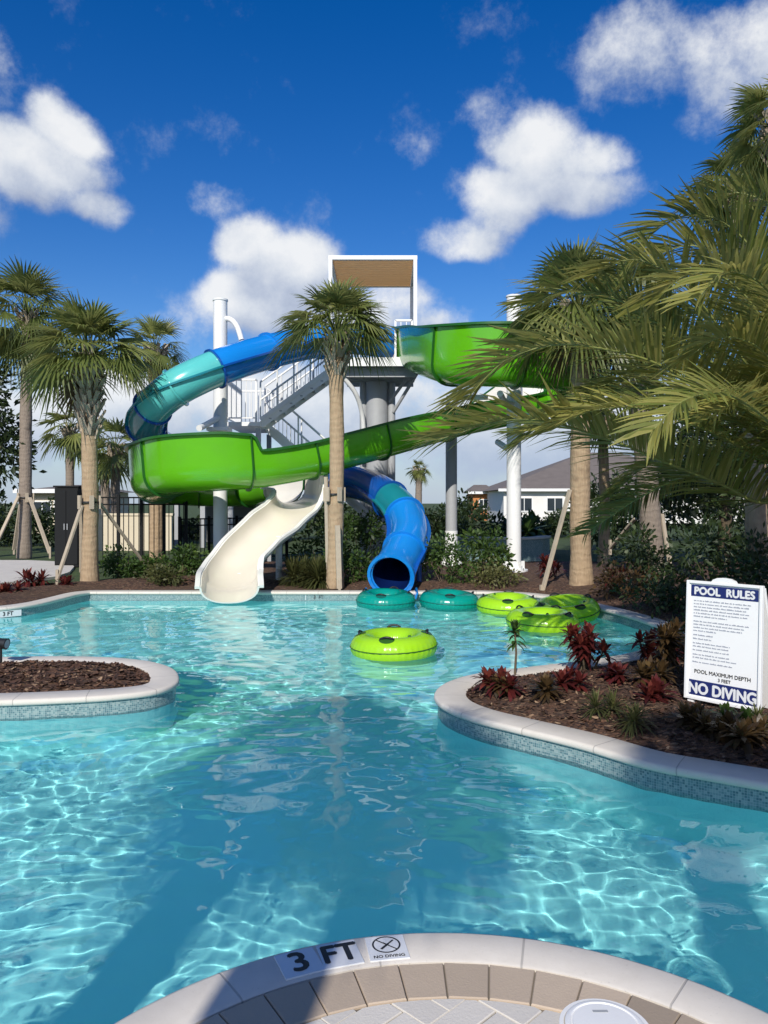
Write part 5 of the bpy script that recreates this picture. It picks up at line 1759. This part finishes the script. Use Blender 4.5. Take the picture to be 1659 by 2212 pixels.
fence('tall black picket fence behind the booted palm', (D(205, 0, 18.8).x, 18.8, .0), (D(402, 0, 19.6).x, 19.6, 0), 1.86, 4)
fence('lower black picket fence between tall fence and cream slide', (D(388, 0, 20.2).x, 20.2, 0), (D(620, 0, 23).x, 23.0, 0), 1.3, 4)
cab = D(145, 1200, 20.5); cx0, cx1 = D(121, 0, 20.5).x, D(172, 0, 20.5).x
ct = thing('equipment_cabinet', 'tall black equipment cabinet left of the picket fence', 'cabinet', ((cx0 + cx1) / 2, 20.5, 0))
mb = MB(); mb.box(((cx0 + cx1) / 2, 20.7, 1.03), (cx1 - cx0, .6, 2.1), None, 0, .015); mb.build('body', M_FENCE, ct)
mb = MB(); mb.box(((cx0 + cx1) / 2, 20.7, 2.11), (cx1 - cx0 + .06, .66, .05), None, 0, .01); mb.build('roof', M_FENCE, ct)
for s in (-1, 1):
    mb = MB(); mb.box(((cx0 + cx1) / 2 + s * (cx1 - cx0) * .245, 20.392, 1.03), ((cx1 - cx0) * .47, .02, 1.95), None, 0, .006); d_ = mb.build('door', M_FENCE, ct)
    hb = MB(); hb.box(((cx0 + cx1) / 2 + s * .04, 20.37, 1.05), (.02, .03, .16)); hb.build('handle', M_GREYST, d_)

M_STUCCO_W = plain('white_stucco', (0.74, 0.72, 0.68), 0.9, 0.06, 1.0, 0.2, 40, dirt=0.1)
M_STUCCO_C = plain('cream_stucco', (0.62, 0.54, 0.40), 0.9, 0.06, 1.0, 0.2, 40, dirt=0.1)
M_STUCCO_O = plain('orange_stucco', (0.50, 0.20, 0.07), 0.9, 0.08, 1.0, 0.2, 40)
M_ROOFT = plain('brown_grey_roof_shingles', (0.16, 0.135, 0.12), 0.9, 0.25, 1.5, 0.5, 12)
M_GLASSD = plain('dark_window_glass', (0.03, 0.04, 0.05), 0.08, 0.1, 1.0)
def house(label, px0, px1, Y, yeave, yridge, dep, wall, wins, hip=True):
    x0, x1 = D(px0, 0, Y).x, D(px1, 0, Y).x; ze = EYE + (HY - yeave) * Y / FPX; zr = EYE + (HY - yridge) * Y / FPX
    t = thing('house', label, 'house', ((x0 + x1) / 2, Y, 0))
    w = MB(); w.box(((x0 + x1) / 2, Y + dep / 2, ze / 2 - .02), (x1 - x0, dep, ze)); w.build('wall', wall, t)
    ov = .5; r = MB()
    a = [Vector((x0 - ov, Y - ov, ze)), Vector((x1 + ov, Y - ov, ze)), Vector((x1 + ov, Y + dep + ov, ze)), Vector((x0 - ov, Y + dep + ov, ze))]
    ins = min(dep / 2 + ov, (x1 - x0) * .45) if hip else 0
    rd = [Vector((x0 - ov + ins, Y + dep / 2, zr)), Vector((x1 + ov - ins, Y + dep / 2, zr))]
    b = r.add(a + rd)
    for f in ((0, 1, 5, 4), (2, 3, 4, 5), (1, 2, 5), (3, 0, 4), (3, 2, 1, 0)): r.face([b + i for i in f])
    r.build('roof', M_ROOFT, t)
    fa = MB(); fa.box(((x0 + x1) / 2, Y - ov - .03, ze - .02), (x1 - x0 + 2 * ov, .05, .22)); fa.build('fascia', M_WHITE, t)
    for (f, wd, hh, zz) in wins:
        x = x0 + (x1 - x0) * f
        fm = MB()
        for (cx, cz, ww, wh) in ((x, zz + hh / 2 + .04, wd + .16, .08), (x, zz - hh / 2 - .04, wd + .16, .08), (x - wd / 2 - .04, zz, .08, hh), (x + wd / 2 + .04, zz, .08, hh), (x, zz, .05, hh)):
            fm.box((cx, Y - .03, cz), (ww, .1, wh))
        fo = fm.build('window', M_WHITE, t)
        g = MB(); g.box((x, Y - .01, zz), (wd, .04, hh)); g.build('pane', M_GLASSD, fo)
house('white house with brown hip roof in the distance behind the right column', 1088, 1640, 62, 1058, 962, 18, M_STUCCO_W, [(.08, 1.2, 1.0, 1.5), (.2, 1.2, 1.0, 1.5), (.45, 1.8, 1.2, 1.5), (.8, 1.4, 1.2, 1.5)])
house('small orange walled house in the distance left of the white house', 1022, 1066, 72, 1064, 1046, 5, M_STUCCO_O, [(.5, .7, .8, 1.5)])
house('cream building with low roof in the distance behind the slim palm', 58, 172, 42, 1060, 1044, 8, M_STUCCO_C, [(.3, .9, .8, 1.3), (.7, .9, .8, 1.3)])
gwx0, gwx1 = D(196, 0, 27.5).x, D(372, 0, 27.5).x
gw_ = thing('garden_wall', 'pale stucco wall seen between the pickets of the tall black fence', 'wall', ((gwx0 + gwx1) / 2, 27.5, 0))
mb = MB(); mb.box(((gwx0 + gwx1) / 2, 27.5, .6), (gwx1 - gwx0, .18, 1.25)); mb.build('wall', M_STUCCO_C, gw_)
mb = MB(); mb.box(((gwx0 + gwx1) / 2, 27.5, 1.26), (gwx1 - gwx0 + .1, .26, .08)); mb.build('cap', M_STUCCO_C, gw_)
# open pavilion behind the fence
pv = thing('pavilion', 'open grey pavilion with pale roof edge behind the black fence', 'pavilion', (D(425, 0, 29).x, 29, 0))
pa, pb_ = D(372, 0, 29).x, D(560, 0, 29).x; zt = EYE + (HY - 1062) * 29 / FPX
mb = MB(); mb.box(((pa + pb_) / 2, 31, zt), (pb_ - pa, 4.2, .16)); mb.build('roof', plain('pale_grey_roof', (.5, .5, .48), .7, .08, 2), pv)
mb = MB(); mb.box(((pa + pb_) / 2, 31, zt - .2), (pb_ - pa - .5, 3.8, .2)); mb.build('beam', M_DARKST, pv)
mb = MB(); mb.box(((pa + pb_) / 2, 32.9, zt / 2 - .2), (pb_ - pa - .4, .1, zt - .4)); mb.build('back_wall', plain('dull_grey_stucco', (.16, .16, .155), .9, .1, 2), pv)
for f in (.04, .34, .66, .96):
    q = MB(); q.box((pa + (pb_ - pa) * f, 29.2, zt / 2 - .17), (.18, .18, zt - .3)); q.build('post', M_GREYST, pv)
# raised spa wall behind the columns
sw = thing('raised_pool_wall', 'low blue tiled pool wall with white coping beyond the right columns', 'pool wall', (D(1090, 0, 22.5).x, 22.5, 0))
a0, a1 = D(985, 0, 22.6), D(1195, 0, 22.2)
cv = catmull([Vector((a0.x, 23.4, 0)), Vector((D(1030, 0, 22.6).x, 22.5, 0)), Vector((D(1100, 0, 22.4).x, 22.2, 0)), Vector((D(1160, 0, 22.4).x, 22.5, 0)), Vector((a1.x + .2, 23.6, 0))], 8)
mb = MB(); sweep2d(mb, cv, [(0, -.05), (0, .62)], 1); mb.build('wall_face', M_MOSAIC, sw)
mb = MB(); sweep2d(mb, cv, [(-.04, .62), (-.04, .68), (.3, .68), (.3, .3)], 1); mb.build('coping', M_COPING, sw)
